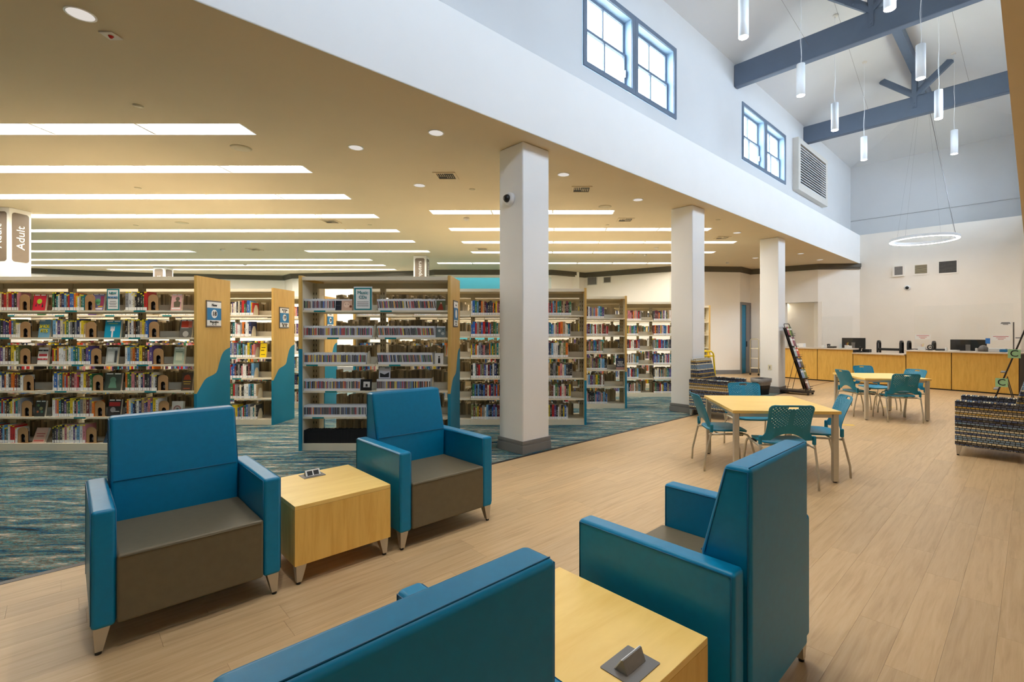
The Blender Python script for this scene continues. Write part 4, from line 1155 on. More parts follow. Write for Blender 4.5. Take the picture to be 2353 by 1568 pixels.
def run_of_books(x0, x1, y, z, where, tg, indiv, rnd=rb_, fore=False, lean_end=True):
    """fill x0..x1 on a shelf at front y; individuals while the limit lasts, else into the one joined mesh"""
    x = x0
    while True:
        k = rnd.randrange(len(SIZES)); t, h = SIZES[k]
        if x + t > x1: break
        nm, c = PAL[rnd.randrange(len(PAL))]
        j = rnd.uniform(-.004, .006); xc = x + t / 2; vis = seen(xc, y, z + .1, 8)
        if indiv and vis and n_book[0] < 300:
            o = link('book', BM[(k, tg)], None, (xc, y + max(0, j), z)); v = rnd.uniform(.85, 1.12)
            o.color = tuple(min(1, q * v) for q in lin(c)[:3]) + (1,); n_book[0] += 1
            tag(o, '%s %s book on the %s' % (size_word(t), nm, where), 'book', '%s books on the %s' % (nm, where))
        else:
            v = rnd.uniform(.85, 1.12); cl = tuple(min(1, q * v) for q in lin(c)[:3]) + (1,)
            if fore: cl = tuple(q * .55 + .03 for q in cl[:3]) + (1,)
            many_b.T = Matrix.Translation((xc, y + max(0, j), z)) @ (Matrix.Rotation(math.pi, 4, 'Z') if fore else Matrix())
            if fore:
                pgc = rnd.uniform(.28, .85); many_b.T = Matrix.Translation((xc, y, z))
                many_b.box(-t / 2, t / 2, -.13 - rnd.random() * .02, 0, 0, h, 1, (pgc, pgc * .86, pgc * .6, 1))
            else: book_geo(many_b, t, h, .15, tg, cl, (0, 1, 1, 1))
        x += t + (.0012 if not fore else .004)
    return x
pxX = lambda px, Y: (px - PX) / F * Y
# kraft bookends with an arched window, plain white bookends
kb = MB(); 
outer = [(-.07, 0), (.07, 0), (.07, .13)] + [(.07 * math.cos(a), .155 + .055 * math.sin(a)) for a in [math.pi * k / 10 for k in range(11)]] + [(-.07, .13)]
inner = [(-.032, .006), (.032, .006), (.032, .07)] + [(.032 * math.cos(a), .085 + .035 * math.sin(a)) for a in [math.pi * k / 10 for k in range(11)]] + [(-.032, .07)]
kb.ring(outer, inner, 0, .005, 'y'); kb.box(-.07, -.066, .005, .12, 0, .17); kb.box(-.07, .07, .005, .12, 0, .003)
kb.box(-.05, .05, .03, .034, .004, .15, 1); kb.prism(circle(.022, 12, 0, .05), .027, .03, 'y', 2)
kb_m = kb.mesh('bookend', ['kraft', 'black_plastic', 'bag_grey'])
wbk = MB(); wbk.prism([(0, 0), (.13, 0), (.13, .09), (.1, .17), (.05, .17), (.015, .1)], 0, .004, 'x'); wbk.box(0, .05, 0, .12, 0, .002); wb_m = wbk.mesh('bookend', 'shelf_beige')
KR = .2806
C18 = {2: [((-60, 45), (45, 73)), ((-60, 44), (44, 81)), ((-60, 45), (45, 74)), ((-60, 53), (53, 84)), ((-60, 49), (49, 77)), ((-60, 45), (46, 74))],
       1: [((111, 196), (196, 209)), ((111, 202), (202, 230)), ((110, 209), (210, 238)), ((111, 212), (212, 237)), ((108, 216), (216, 244)), ((106, 199), (200, 226))],
       0: [((280, 338), (339, 360)), ((280, 341), (340, 360)), ((279, 353), (353, 376)), ((280, 365), (365, 387)), ((280, 365), (365, 386)), ((280, 360), (361, 384))]}
BAYW = {0: 'bay beside sign 18', 1: 'middle bay of the case with sign 18', 2: 'bay farther from sign 18'}
for b in (0, 1, 2):
    for k in range(6):
        (a0, a1), (e0, e1) = C18[b][k]; y = Y1 + .03; z = LEV[k]
        xa = max(pxX(a0, y), XR - (b + 1) * BAY + .012); xb = pxX(a1, y)
        where = '%s shelf, %s' % (ORD[k], BAYW[b])
        xe = run_of_books(xa, xb, y, z, where, 2, True)
        o = link('bookend', kb_m, None, (xe + .074, y + .005, z)); o.rotation_euler.z = -.06
        tag(o, 'brown card bookend with arched window, %s' % where, 'bookend', 'brown arched bookends')
# far bay of the same case, partly outside the picture
for k in range(6): run_of_books(XR - 4 * BAY + .02, XR - 3 * BAY - .1, Y1 + .03, LEV[k], '', 2, False)
# case with sign 19
for k, e in enumerate((584, 578, 588, 586, 592, 592)):
    y = Y1 + PIT + .03; where = '%s shelf of the case with sign 19' % ORD[k]
    xe = run_of_books(XR - BAY + .012, pxX(e, y), y, LEV[k], where, 1, True)
    tag(link('bookend', wb_m, None, (xe + .002, y, LEV[k])), 'beige metal bookend on the %s' % where, 'bookend', 'beige bookends, sign 19')
    
    for q in range(1, 6): run_of_books(XR - (q + 1) * BAY + .02, XR - q * BAY - .25 + .2 * rb_.random(), y, LEV[k], '', 1, False)
    for q in range(0, 6): run_of_books(XR - (q + 1) * BAY + .02, XR - q * BAY - .25 + .2 * rb_.random(), y + PIT, LEV[k], '', 1, False)
# the cases behind the columns: joined, with bookends
RUNS = [(Y1 + PIT, 3, .78), (Y1 + PIT, 2, .97), (Y1 + PIT, 1, .55), (Y1 + PIT, 0, .6), (Y1 + 2 * PIT, 4, .62), (Y1 + 2 * PIT, 3, .8), (Y1 + 2 * PIT, 2, .8), (Y1 + 3 * PIT, 5, .72), (Y1 + 3 * PIT, 6, .9), (Y1 + 3 * PIT, 4, .8), (Y1 + 4 * PIT, 6, .5)]
be_many = []
for (yy, b, fr) in RUNS:
    for k in range(6):
        x0 = XL2 + b * BAY + .012; x1 = x0 + (fr + rb_.uniform(-.09, .06)) * (BAY - .024)
        which = {Y1 + PIT: 'right behind the nearest column', Y1 + 2 * PIT: 'third back from the lounge', Y1 + 3 * PIT: 'reaching behind the second column', Y1 + 4 * PIT: 'nearly empty'}[yy]
        near = yy < Y1 + 1.5 * PIT
        xe = run_of_books(x0, min(x1, x0 + BAY - .03), yy + .03, LEV[k], '%s shelf, bay %d of the bookcase %s' % (ORD[k], b + 1, which), 1, near and b >= 2)
        if fr < .9: 
            o = link('bookend', wb_m, None, (xe + .002, yy + .03, LEV[k])); tag(o, 'beige metal bookend on the %s shelf of the bookcase %s' % (ORD[k], which), 'bookend', 'beige bookends, bookcase ' + which)
# books on the far faces: only their page edges show
for (yy, xl, nb) in ((Y1, XR - 4 * BAY, 4), (Y1 + PIT, XR - 6 * BAY, 6), (Y1 + 2 * PIT, XR - 7 * BAY, 7), (Y1, XL2, 2), (Y1 + PIT, XL2, 4), (Y1 + 2 * PIT, XL2, 5), (Y1 + 3 * PIT, XL2, 7)):
    for b in range(nb):
        for k in range(6):
            xs = xl + b * BAY + (.25 if (yy == Y1 and xl == XL2 and b == 0) else .03)
            run_of_books(xs, xl + (b + 1) * BAY - .03 - rb_.random() * .12, yy + DEP - .03, LEV[k], '', 1, False, fore=True)
o = many_b.build('shelved_books', ['book_cover_many', 'many_pages']); o['kind'] = 'stuff'
tag(o, 'mixed library books filling the bookcases behind the columns and the far shelf faces', 'books')

# ---------------------------------------------------------------- face-out books and signs
def face_out(px0, px1, k, h, cov, label, deco=(), Y=Y1 + .035, tilt=-.12, case='sign 18', d=.03, roll=0):
    xa, xb = pxX(px0, Y), pxX(px1, Y); w = xb - xa
    t = empty('display_book', ((xa + xb) / 2, Y + .005, LEV[k] + .0), 0, label, 'book', 'books shown face out')
    t.rotation_euler = (tilt, roll, 0)
    c = MB(); c.box(-w / 2, w / 2, 0, .002, 0, h); c.box(-w / 2, w / 2, d - .002, d, 0, h); c.box(-w / 2, -w / 2 + .002, 0, d, 0, h)
    co = c.build('cover', 'cover_print', t); co.color = lin(cov)
    MB().box(-w / 2 + .003, w / 2 - .003, .002, d - .002, .002, h - .003).build('page_block', 'page_block', t)
    for dd in deco:
        if dd[0] == 'box':
            _, x, z, ww, hh, col = dd; q = MB().box(x * w - ww * w / 2, x * w + ww * w / 2, -.001, 0, z * h - hh * h / 2, z * h + hh * h / 2).build('print', 'cover_print', co); q.color = lin(col)
        elif dd[0] == 'disc':
            _, x, z, r, col = dd; q = MB().prism(circle(r * w, 20, x * w, z * h), -.0012, 0, 'y').build('print', 'cover_print', co); q.color = lin(col)
        elif dd[0] == 'poly':
            _, pts, col = dd; q = MB().prism([(a * w, b * h) for (a, b) in pts], -.0011, 0, 'y').build('print', 'cover_print', co); q.color = lin(col)
        else:
            _, s, x, z, size, mt, wide = dd; text(s, size, co, (x * w, -.002, z * h), 'y', mt, wide=wide)
    return t
TAGS = [('box', -.22, .95, .38, .06, (236, 236, 230)), ('box', .26, .95, .36, .06, (236, 236, 230))]
face_out(73, 102, 0, .215, (206, 40, 60), 'red face-out book with a lime tree, top shelf of the new books', TAGS + [('disc', 0, .56, .2, (170, 206, 60)), ('box', 0, .4, .05, .2, (50, 40, 30)), ('poly', [(-.3, .25), (-.2, .25), (-.22, .45)], (70, 50, 60)), ('poly', [(.2, .2), (.34, .2), (.27, .48)], (70, 50, 60))])
face_out(209, 236, 0, .225, (120, 110, 150), 'purple face-out book with a green swirl, top shelf of the new books', TAGS + [('disc', -.02, .55, .22, (96, 160, 110)), ('disc', .02, .42, .16, (120, 180, 130)), ('box', .34, .55, .28, .6, (150, 60, 90)), ('box', 0, .1, .8, .1, (230, 225, 230)), ('poly', [(.0, .2), (.4, .2), (.45, .27), (.05, .26)], (220, 170, 40))])
sg = empty('shelf_sign', (pxX(261.5, Y1 + .04), Y1 + .03, LEV[0]), 0, 'clear acrylic sign reading New Books in a teal border', 'sign')
MB().box(-.083, .083, 0, .004, 0, .285).build('holder', 'clear_acrylic', sg); s_ = MB().box(-.08, .08, -.002, 0, .004, .28).build('border', 'label_teal', sg)
MB().box(-.066, .066, -.003, -.002, .018, .266).build('sheet', 'paper_white', s_)
text('NEW', .042, s_, (0, -.0035, .225), 'y', 'label_teal'); text('BOOKS', .038, s_, (0, -.0035, .17), 'y', 'sign_blue')
for q in range(4): MB().box(-.05 + .01 * (q % 2), .05 - .01 * (q % 2), -.004, -.003, .05 + q * .022, .056 + q * .022).build('print_line', 'trim_grey', s_)
face_out(391, 415, 0, .22, (222, 170, 164), 'pink face-out book with a dark figure, top shelf by sign 18', TAGS + [('disc', .1, .7, .2, (110, 100, 80)), ('poly', [(-.2, .2), (.35, .2), (.4, .5), (.1, .6), (-.25, .5)], (110, 100, 80)), ('box', 0, .12, .8, .08, (240, 236, 230))])
face_out(86, 112, 1, .235, (110, 160, 186), 'blue face-out book lettered in yellow, second shelf of the new books', TAGS[:1] + [('t', 'SHOE', 0, .62, .062, 'yellow_tag', .85), ('t', 'FITS', 0, .36, .062, 'yellow_tag', .85)])
face_out(238, 274, 1, .225, (0, 146, 180), 'turquoise face-out book with a white fork', TAGS + [('box', 0, .2, .1, .36, (232, 220, 222)), ('box', 0, .45, .26, .14, (232, 220, 222)), ('box', -.1, .56, .05, .16, (232, 220, 222)), ('box', 0, .56, .05, .16, (232, 220, 222)), ('box', .1, .56, .05, .16, (232, 220, 222)), ('box', 0, .82, .6, .05, (150, 190, 120))])
face_out(411, 439, 1, .235, (104, 100, 92), 'grey face-out book with a red top beside sign 18', TAGS + [('box', -.1, .75, .6, .38, (190, 60, 36)), ('box', .32, .75, .3, .38, (190, 100, 80)), ('box', -.1, .55, .6, .03, (230, 225, 220)), ('disc', 0, .2, .24, (180, 178, 170))])
face_out(84, 107, 2, .22, (228, 224, 216), 'white face-out book with red patterned middle, third shelf of the new books', [('t', 'NEW TEETH', 0, .82, .028, 'ink', .8), ('box', 0, .55, .8, .14, (180, 50, 60)), ('t', 'SIMON RICH', 0, .3, .028, 'ink_red', .8)])
face_out(241, 267, 2, .225, (178, 182, 176), 'silver grey face-out book, third shelf of the new books', TAGS + [('box', -.1, .45, .5, .6, (206, 208, 204)), ('box', .36, .45, .2, .7, (70, 72, 74))])
face_out(397, 421, 2, .225, (176, 190, 166), 'pale green face-out book, third shelf beside sign 18', TAGS + [('box', 0, .45, .6, .45, (206, 210, 180)), ('box', 0, .75, .7, .04, (120, 140, 110))])
face_out(237, 276, 3, .232, (64, 76, 66), 'dark green face-out book with a pale figure, fourth shelf', TAGS + [('disc', 0, .6, .18, (96, 140, 116)), ('poly', [(-.25, .15), (.25, .15), (.15, .5), (-.15, .5)], (96, 140, 116))])
face_out(415, 440, 3, .235, (76, 62, 48), 'brown face-out book with red figures beside sign 18', [('poly', [(-.35, .6), (.35, .6), (.2, .85), (0, .9), (-.25, .82)], (170, 70, 40)), ('box', 0, .5, .7, .05, (200, 160, 60)), ('box', 0, .38, .6, .04, (200, 160, 60)), ('box', 0, .12, .6, .06, (160, 80, 50))])
face_out(77, 101, 4, .21, (44, 48, 44), 'black face-out book with green leaves, fifth shelf', TAGS + [('disc', .1, .5, .16, (140, 140, 90)), ('disc', -.2, .7, .12, (70, 110, 70)), ('disc', .2, .3, .12, (60, 110, 90)), ('disc', -.2, .3, .1, (170, 90, 50))])
face_out(245, 275, 4, .225, (34, 30, 32), 'black face-out book with red lettering block, fifth shelf', TAGS + [('box', 0, .72, .84, .24, (180, 32, 36)), ('disc', -.1, .4, .2, (150, 146, 146)), ('box', .2, .3, .4, .05, (180, 176, 176))])
face_out(392, 418, 4, .2, (228, 222, 210), 'cream face-out book with a red floral ring, fifth shelf', [('disc', 0, .48, .34, (176, 120, 110)), ('disc', 0, .48, .24, (228, 222, 210)), ('disc', 0, .48, .12, (70, 120, 90))])
face_out(72, 100, 5, .2, (206, 170, 150), 'pink ornamental book leaning sideways on the bottom shelf', [('box', 0, .6, .7, .05, (170, 70, 70)), ('box', 0, .45, .6, .05, (170, 70, 70)), ('box', 0, .15, .8, .1, (200, 100, 90))], tilt=-.35)
face_out(236, 268, 5, .23, (52, 72, 92), 'slate blue cookbook with a round dish leaning on the bottom shelf', [('disc', .15, .5, .3, (226, 220, 210)), ('disc', .15, .5, .22, (170, 80, 40)), ('disc', .1, .52, .08, (220, 190, 80)), ('box', 0, .2, .6, .03, (200, 204, 206))], tilt=-.4)
face_out(596, 611, 2, .235, (240, 206, 20), 'yellow face-out book on the third shelf of the case with sign 19', [('box', 0, .7, .6, .05, (60, 50, 20)), ('box', -.1, .5, .5, .06, (90, 70, 20)), ('box', 0, .2, .6, .04, (60, 50, 20))], Y=Y1 + PIT + .035)
face_out(1416, 1436, 3, .24, (40, 46, 70), 'navy face-out book with white capitals on a far shelf', [('t', 'TEST', 0, .62, .07, 'paper_white', .75), ('t', 'GODS', 0, .4, .07, 'paper_white', .75), ('box', 0, .12, 1, .22, (170, 130, 120))], Y=Y1 + 2 * PIT + .035)

# ---------------------------------------------------------------- music discs
def disc_geo(mb, t, h, d, c=None, m=(0, 1)):
    x0, x1 = -t / 2, t / 2
    V = [(x0, 0, 0), (x1, 0, 0), (x1, d, 0), (x0, d, 0), (x0, 0, h), (x1, 0, h), (x1, d, h), (x0, d, h)]; z4 = [(0, 0)] * 4
    mb.add(V, [(0, 1, 5, 4)], m[0], [[(0, 0), (1, 0), (1, 1), (0, 1)]], c)
    mb.add(V, [(1, 2, 6, 5), (2, 3, 7, 6), (3, 0, 4, 7), (3, 2, 1, 0)], m[1], [z4] * 4, (.7, .7, .73, 1) if c else None); mb.add(V, [(4, 5, 6, 7)], m[1], [z4], (.72, .72, .75, 1) if c else None)
DM = []
for t in (.0105, .0125, .0165):
    mb = MB(); disc_geo(mb, t, .15, .14); DM.append((t, mb.mesh('music_disc', ['disc_case', 'white_metal'])))
DPAL = [('black', (18, 18, 22)), ('black', (22, 20, 24)), ('black', (26, 26, 32)), ('charcoal', (50, 48, 52)), ('navy', (40, 48, 92)), ('silver', (170, 172, 178)), ('maroon', (110, 36, 44)), ('brown', (96, 70, 56)), ('black', (30, 28, 34)), ('purple', (96, 72, 130)), ('blue', (60, 110, 180)), ('red', (180, 40, 44)), ('orange', (214, 120, 40)), ('cream', (206, 200, 186)), ('grey', (116, 114, 122)), ('yellow', (214, 186, 50)), ('green', (70, 120, 70))]
many_d = MB(); rd = random.Random(5); nd = 0
CDRUN = {0: [.42, .95, .86, .78, .86, .87], 1: [.83, .83, .78, .75, .8, .8]}
CDB = {0: 'bay under the Music CDs sign', 1: 'bay beside the numbered end panel'}
for b in (0, 1):
    for k in range(6):
        x = XL2 + b * BAY + .012; xe = x + CDRUN[b][k] * (BAY - .024); y = Y1 + .025
        lean = -.12 if (b == 1 and k < 3) else 0.0
        if lean: x += .02
        while x < xe:
            t, me = DM[rd.randrange(3)]; nm, c = DPAL[rd.randrange(len(DPAL))]
            if k == 5:
                nm, c = 'black', (14, 14, 15)
            if nd < 300 and k < 4 and (b == 0 or k < 3):
                o = link('music_disc', me, None, (x + t / 2, y, LEV[k] + (.0003 if not lean else abs(math.sin(lean)) * t / 2))); o.color = lin(c); o.rotation_euler.y = lean; o.scale.z = rd.uniform(.965, 1.03); nd += 1
                tag(o, '%s music disc case on the %s shelf, %s' % (nm, ORD[k], CDB[b]), 'music disc', '%s music discs, %s shelf, %s' % (nm, ORD[k], CDB[b]))
            else:
                many_d.T = Matrix.Translation((x + t / 2, y, LEV[k] + (.0003 if not lean else abs(math.sin(lean)) * t / 2))) @ Matrix.Rotation(lean, 4, 'Y')
                if k == 5: many_d.box(-t / 2, t / 2 - .001, 0, .14, 0, .165 + rd.random() * .01, 1, (.006, .006, .007, 1))
                else: disc_geo(many_d, t, .15, .14, lin(c))
            x += t + .0008
        o = link('bookend', wb_m, None, (x + .012, y + .01, LEV[k])); tag(o, 'beige bookend closing the discs on the %s shelf, %s' % (ORD[k], CDB[b]), 'bookend', 'beige bookends of the disc case')
o = many_d.build('music_discs', ['disc_case_many', 'many_pages']); o['kind'] = 'stuff'
tag(o, 'rows of thin music disc cases on the lower shelves of the disc case', 'music discs')
def disc_out(px0, px1, k, cov, label, deco, up=0):
    o = face_out(px0, px1, k, .148, cov, label, deco, Y=Y1 + .03 + up * .3, d=.01, tilt=-.08)
    o.location.z += up
disc_out(765, 784, 0, (40, 46, 56), 'dark face-out disc case on the top shelf of the disc case', [('box', 0, .93, 1, .12, (230, 230, 234)), ('box', 0, .45, .7, .03, (90, 96, 104))])
disc_out(784, 808, 0, (214, 178, 156), 'face-out disc case with a pale face beside the Music CDs sign', [('box', 0, .94, 1, .1, (230, 230, 234)), ('disc', .0, .5, .28, (236, 206, 186)), ('disc', -.12, .55, .05, (80, 50, 40)), ('disc', .14, .55, .05, (80, 50, 40)), ('box', 0, .32, .2, .05, (170, 60, 60)), ('disc', .38, .35, .12, (120, 70, 50))])
disc_out(1003, 1023, 0, (90, 100, 70), 'green face-out disc case with a red figure by the end panel', [('box', 0, .94, 1, .1, (230, 230, 234)), ('poly', [(-.4, .05), (.3, .05), (.1, .6), (-.1, .6)], (150, 60, 40)), ('disc', 0, .66, .1, (210, 170, 140))])
disc_out(1003, 1023, 1, (110, 126, 130), 'grey face-out disc case with white blotches on the second shelf', [('box', 0, .94, 1, .1, (230, 230, 234)), ('disc', -.2, .6, .15, (200, 206, 206)), ('disc', .2, .35, .18, (180, 190, 190)), ('disc', .25, .7, .1, (60, 70, 74))])
disc_out(999, 1018, 2, (226, 224, 220), 'white face-out disc case with a dark figure on the third shelf', [('poly', [(-.12, .1), (.15, .1), (.12, .55), (-.1, .55)], (40, 36, 34)), ('disc', .0, .66, .1, (60, 50, 44))])
disc_out(828, 853, 3, (20, 20, 22), 'black face-out disc case with a small white picture', [('box', .05, .55, .6, .5, (214, 212, 208)), ('disc', .05, .5, .1, (30, 30, 30)), ('box', .05, .38, .2, .12, (30, 30, 30))])
disc_out(870, 896, 3, (214, 216, 226), 'white face-out disc case with a black corner standing on the discs', [('poly', [(-.4, .1), (.4, .1), (.4, .55), (.0, .35), (-.4, .5)], (40, 42, 46)), ('box', .2, .93, .4, .06, (60, 60, 66))], up=.156)
sg = empty('shelf_sign', (pxX(835, Y1 + .03), Y1 + .015, LEV[0]), 0, 'acrylic sign reading Music CDs in a blue border', 'sign')
MB().box(-.12, .12, 0, .004, 0, .31).build('holder', 'clear_acrylic', sg); s_ = MB().box(-.112, .112, -.002, 0, .006, .292).build('border', 'label_teal', sg)
MB().box(-.092, .092, -.003, -.002, .022, .276).build('sheet', 'paper_white', s_)
text('Music', .062, s_, (0, -.0035, .23), 'y', 'label_teal'); text('CDs', .058, s_, (0, -.0035, .17), 'y', 'label_teal')
for q in range(3): MB().box(-.075, .075, -.004, -.003, .055 + q * .025, .063 + q * .025).build('print_line', 'trim_grey', s_)
# ================================================================ SERVICE COUNTER
CA, CB_ = Vector((7.95, 16.35)), Vector((11.34, 11.82)); ct = (CB_ - CA).normalized(); CROT = math.atan2(ct.y, ct.x)
HI, LO = 1.04, .925
def cpt(s, d, z=0.0):
    """point on the counter: s along its front, d behind the front"""
    n = Vector((-ct.y, ct.x)); p = CA + ct * s + n * d; return Vector((p.x, p.y, z))
secs = [(-.3, 1.055, HI, 'tall maple counter unit beside the last column'), (1.055, 2.09, HI, 'tall maple counter unit next to the low section, under the smaller monitor'),
        (2.09, 3.44, LO, 'low maple counter unit between the tall ones'), (3.44, 4.45, HI, 'tall maple counter unit with the white basket on top'), (4.45, 5.75, HI, 'tall maple counter unit under the clear screen')]
for (a, b, h, lab) in secs:
    t = empty('counter_unit', cpt(a, 0), CROT, lab, 'counter', 'maple counter units'); L = b - a
    MB().box(.009, L - .009, 0, .03, .03, h - .035).build('front_panel', 'maple_desk', t, bevel=.003, seg=1)
    MB().box(.0, L, .03, .6, .03, h - .035).build('body', 'black_metal', t)
    MB().box(.0, L, .03, .58, .0, .03).build('toe_kick', 'dark', t)
for (a, b, h, lab) in ((-.3, 2.1, HI, 'pale stone worktop on the counter beside the last column'), (2.1, 3.43, LO, 'pale stone worktop on the low counter section'), (3.43, 5.8, HI, 'pale stone worktop under the clear screen')):
    w = MB(); L = b - a
    w.box(0, L, -.1, .68, h - .034, h)
    tag(w.build('worktop', 'counter_top', None, loc=cpt(a, 0), rz=CROT, bevel=.005, seg=1), lab, 'worktop')
def spx(x):
    r = (x - PX) / F; return (CA.y * r - CA.x) / (ct.x - ct.y * r)
def item(name, x, d, h, label, cat, group=None, rz=0):
    return empty(name, cpt(spx(x), d, h), CROT + rz, label, cat, group)
def monitor(x, d, W, H, label):
    t = item('monitor', x, d, HI - .18, label, 'monitor', rz=.1)
    MB().box(-W / 2, W / 2, 0, .035, .14, .14 + H).build('housing', 'black_plastic', t, bevel=.005, seg=1)
    MB().box(-.05, .05, -.03, 0, .0, .14 + H * .6).build('stand', 'bag_grey', t); MB().box(-.13, .13, -.1, .1, -.0, .015).build('foot', 'bag_grey', t)
    MB().tube([(.05, -.02, .2), (.15, -.03, .1), (.2, 0, .02)], .006, 5).build('cord', 'black_plastic', t, True)
# inner desk behind the raised worktop carries the screens
for (a, b) in ((-.25, 2.05), (3.95, 5.2)):
    t = empty('inner_desk', cpt(a, .7), CROT, 'low staff desk behind the tall counter ' + ('beside the last column' if a < 0 else 'with the clear screen'), 'desk')
    MB().box(0, b - a, 0, .6, .83, .86).build('desk_top', 'counter_top', t); MB().box(.02, b - a - .02, .05, .1, 0, .83).build('back_panel', 'maple_desk', t)
    for x in (.05, b - a - .1): MB().box(x, x + .05, .4, .55, 0, .83).build('desk_leg', 'black_metal', t)
monitor(1931, .95, .66, .36, 'black monitor seen from behind, beside the pump bottle')
monitor(2201, .95, .76, .34, 'wide black monitor seen from behind, under the clear screen')
t = item('pump_bottle', 1922, .3, HI, 'clear hand gel pump bottle on the counter', 'bottle')
b = MB(); b.lathe([(.03, 0), (.032, .01), (.032, .1), (.014, .125), (.014, .135)], 18); b.build('bottle', 'clear_acrylic', t, True)
b = MB(); b.lathe([(.006, .135), (.006, .165), (.012, .166), (.012, .175)], 12); b.box(-.045, 0, -.006, .006, .165, .175); b.build('pump', 'paper_white', t)
def pen_cup(x, d, w, label, white=True):
    t = item('pen_cup', x, d, HI, label, 'pen cup')
    b = MB(); b.ring(rrect(w, .09, .01, 3), rrect(w - .012, .078, .008, 3), 0, .1); b.box(-w / 2 + .006, w / 2 - .006, -.04, .04, 0, .006); b.build('cup', 'paper_white', t)
    for k in range(3):
        MB().tube([(.01 * k - .01, 0, .01), (.03 * k - .02, .02, .17 + .01 * k)], .004, 6).build('pencil', 'yellow_metal' if k else 'ink_red', t)
pen_cup(1936, .3, .1, 'white pen cup with pencils beside the pump bottle')
pen_cup(2110, .3, .17, 'white basket holding a pencil at the low section edge')
def small_box(name, x, d, W, D, H, mat, label, cat, h=HI, bev=.012):
    t = item(name, x, d, h, label, cat)
    MB().box(-W / 2, W / 2, -D / 2, D / 2, 0, H).build('body', mat, t, bevel=bev, seg=2); return t
small_box('card_reader', 1882, .3, .1, .07, .09, 'paper_white', 'white rounded card reader near the counter joint', 'card reader')
small_box('card_reader', 1944, .28, .1, .07, .085, 'paper_white', 'white rounded card reader beside the pen cup', 'card reader')
small_box('paper_tray', 1827, .35, .28, .2, .13, 'paper_white', 'white paper tray on the counter behind the magazine rack', 'tray')
t = small_box('desk_phone', 1895, .5, .22, .2, .05, 'black_plastic', 'black desk phone on the counter beside the monitor', 'phone')
MB().tube([(-.1, -.06, .06), (-.1, -.06, .1), (-.1, .08, .1), (-.1, .08, .06)], .018, 8).build('handset', 'black_plastic', t, True)
t = small_box('scanner', 1968, .25, .12, .14, .05, 'black_plastic', 'black hand scanner on the low counter beside the step', 'scanner', LO)
MB().tube([(0, 0, .05), (.0, .02, .12), (.02, -.04, .17)], .03, 8).build('scan_head', 'black_plastic', t, True)
small_box('receipt_printer', 1976, .5, .2, .2, .1, 'black_plastic', 'black receipt printer at the step of the counter', 'printer', LO + 0)
for (x, lab) in ((2011, 'black book cart with two arched ends behind the low counter, near the scanner'), (2085, 'black book cart with two arched ends behind the low counter, next to the white basket')):
    t = empty('book_cart', cpt(spx(x), 1.15, 0), CROT, lab, 'book cart', 'black book carts behind the counter')
    for s in (-.3, .3):
        MB().tube([(s, -.1, .05), (s, -.1, 1.2), (s, -.06, 1.26), (s, .06, 1.26), (s, .1, 1.2), (s, .1, .05)], .03, 8).build('end_frame', 'black_plastic', t, True)
    for z in (.3, .98): MB().box(-.3, .3, -.12, .12, z, z + .07).build('cart_shelf', 'black_plastic', t)
    for s in (-.3, .3):
        for yq in (-.1, .1):
            w = MB(); w.prism(circle(.03, 10, yq, .03), s - .012, s + .012, 'x'); w.build('caster', 'black_plastic', t)
t = item('desk_fan', 2128, .35, HI, 'small round black desk fan on the counter', 'fan')
b = MB(); b.ring(circle(.07, 24, 0, .085), circle(.045, 24, 0, .085), -.02, .02, 'y'); b.build('fan_ring', 'black_plastic', t); MB().prism(circle(.02, 12, 0, .085), -.015, .015, 'y').build('fan_hub', 'black_plastic', t); MB().box(-.05, .05, -.04, .04, 0, .018).build('foot', 'black_plastic', t)
small_box('keypad', 2152, .35, .22, .12, .05, 'black_plastic', 'low black keypad on the counter beside the fan', 'keypad')
for (x, lab) in ((2169, 'white cylinder dispenser between keypad and wide monitor'), (2239, 'white cylinder dispenser beside the wide monitor and the rack'), (2314, 'white cylinder dispenser beside the blue tissue packs')):
    t = item('dispenser', x, .2, HI, lab, 'dispenser'); b = MB(); b.lathe([(.024, 0), (.026, .004), (.026, .085), (.02, .092)], 16); b.build('body', 'paper_white', t, True)
t = item('white_tray', 2187, .25, HI, 'oval white tray on the counter before the wide monitor', 'tray'); b = MB(); b.ring([(p[0] * 1.6, p[1]) for p in circle(.07, 24)], [(p[0] * 1.5, p[1] * .9) for p in circle(.07, 24)], 0, .03); b.prism([(p[0] * 1.55, p[1] * .95) for p in circle(.07, 24)], 0, .006); b.build('rim', 'paper_white', t)
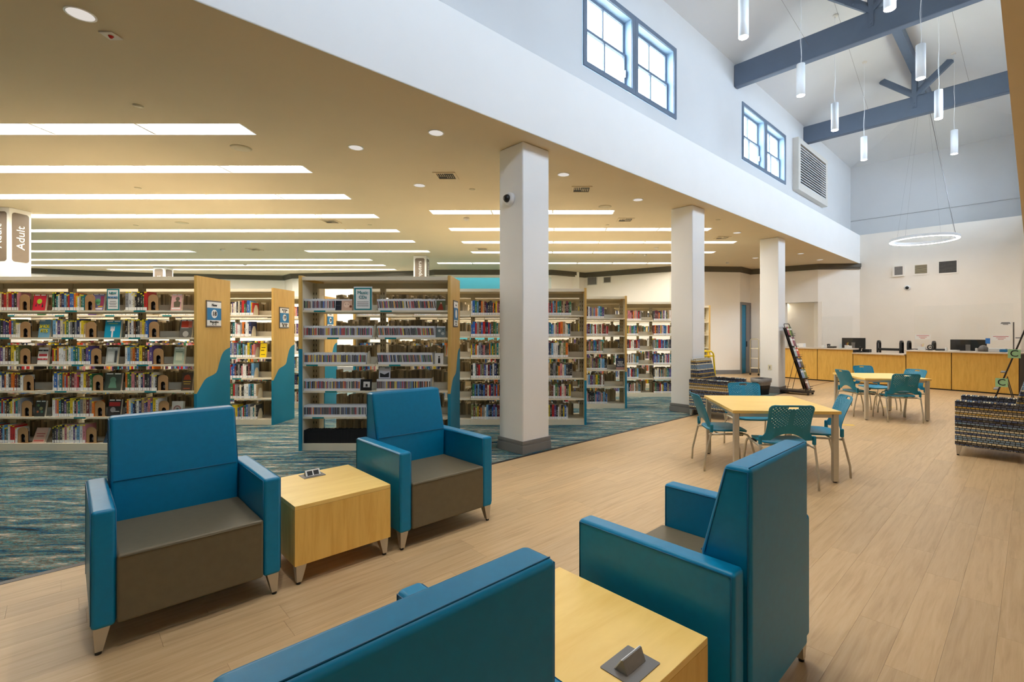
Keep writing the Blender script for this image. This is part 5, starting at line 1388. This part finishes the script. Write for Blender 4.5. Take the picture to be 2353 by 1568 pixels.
for k, (x, c, lab) in enumerate(((2300, 'sign_blue', 'blue tissue pack lying on the counter end'), (2322, 'bag_grey', 'grey tissue pack lying on the counter end'))):
    tag(MB().prism(rrect(.16, .1, .03, 4), 0, .07).build('tissue_pack', c, None, loc=cpt(spx(x), .3, HI), rz=CROT + .3 * k, bevel=.02, seg=2), lab, 'tissue pack')
t = item('wire_globe', 2249, .45, HI, 'grey wire dome stand behind the dispenser', 'stand'); b = MB(); b.lathe([(.11, 0), (.105, .08), (.07, .14), (.02, .165)], 18); b.build('dome', 'bag_grey', t, True)
small_box('printer', 2282, .5, .34, .25, .09, 'paper_white', 'low white printer beside the wire dome', 'printer')
# clear screens standing on the worktop
def screen(xa, xb, H, label, papers):
    a, b = spx(xa), spx(xb); t = empty('clear_screen', cpt(a, .12, HI), CROT, label, 'screen'); L = b - a
    MB().box(0, L, 0, .006, 0, H).build('sheet', 'sneeze_glass', t)
    for x in (.08, L - .08): MB().box(x - .03, x + .03, -.04, .05, 0, .012).build('foot', 'clear_acrylic', t)
    for (px, z, w, h, kind) in papers:
        x = spx(px) - a; p = MB().box(x - w / 2, x + w / 2, -.002, 0, z - h / 2, z + h / 2).build('notice', 'blue_screen' if kind == 'blue' else 'paper_white', t)
        if kind == 'red':
            for q, wd in ((.3, .8), (0, .5), (-.28, .3)): MB().box(x - w * wd / 2, x + w * wd / 2, -.003, -.002, z + q * h - .006, z + q * h + .005).build('print_line', 'ink_red', p)
        if kind == 'grey':
            for q, wd in ((.3, .8), (.05, .9), (-.25, .5)): MB().box(x - w * wd / 2, x + w * wd / 2, -.003, -.002, z + q * h - .012, z + q * h + .006).build('print_line', 'trim_grey', p)
screen(2098, 2325, 1.22, 'large clear screen with notices standing on the counter', ((2117, .37, .36, .13, 'red'), (2297, .36, .36, .12, 'red'), (2267, .28, .09, .14, 'blue'), (2308, .72, .2, .08, 'grey')))
screen(1884, 1955, 1.0, 'smaller clear screen standing before the smaller monitor', ())
pp = empty('thin_post', cpt(5.62, .2, HI), CROT, 'thin grey post at the end of the counter', 'post'); MB().box(-.012, .012, -.012, .012, .012, .75).build('rod', 'bag_grey', pp); MB().box(-.03, .03, -.03, .03, 0, .012).build('foot', 'bag_grey', pp)
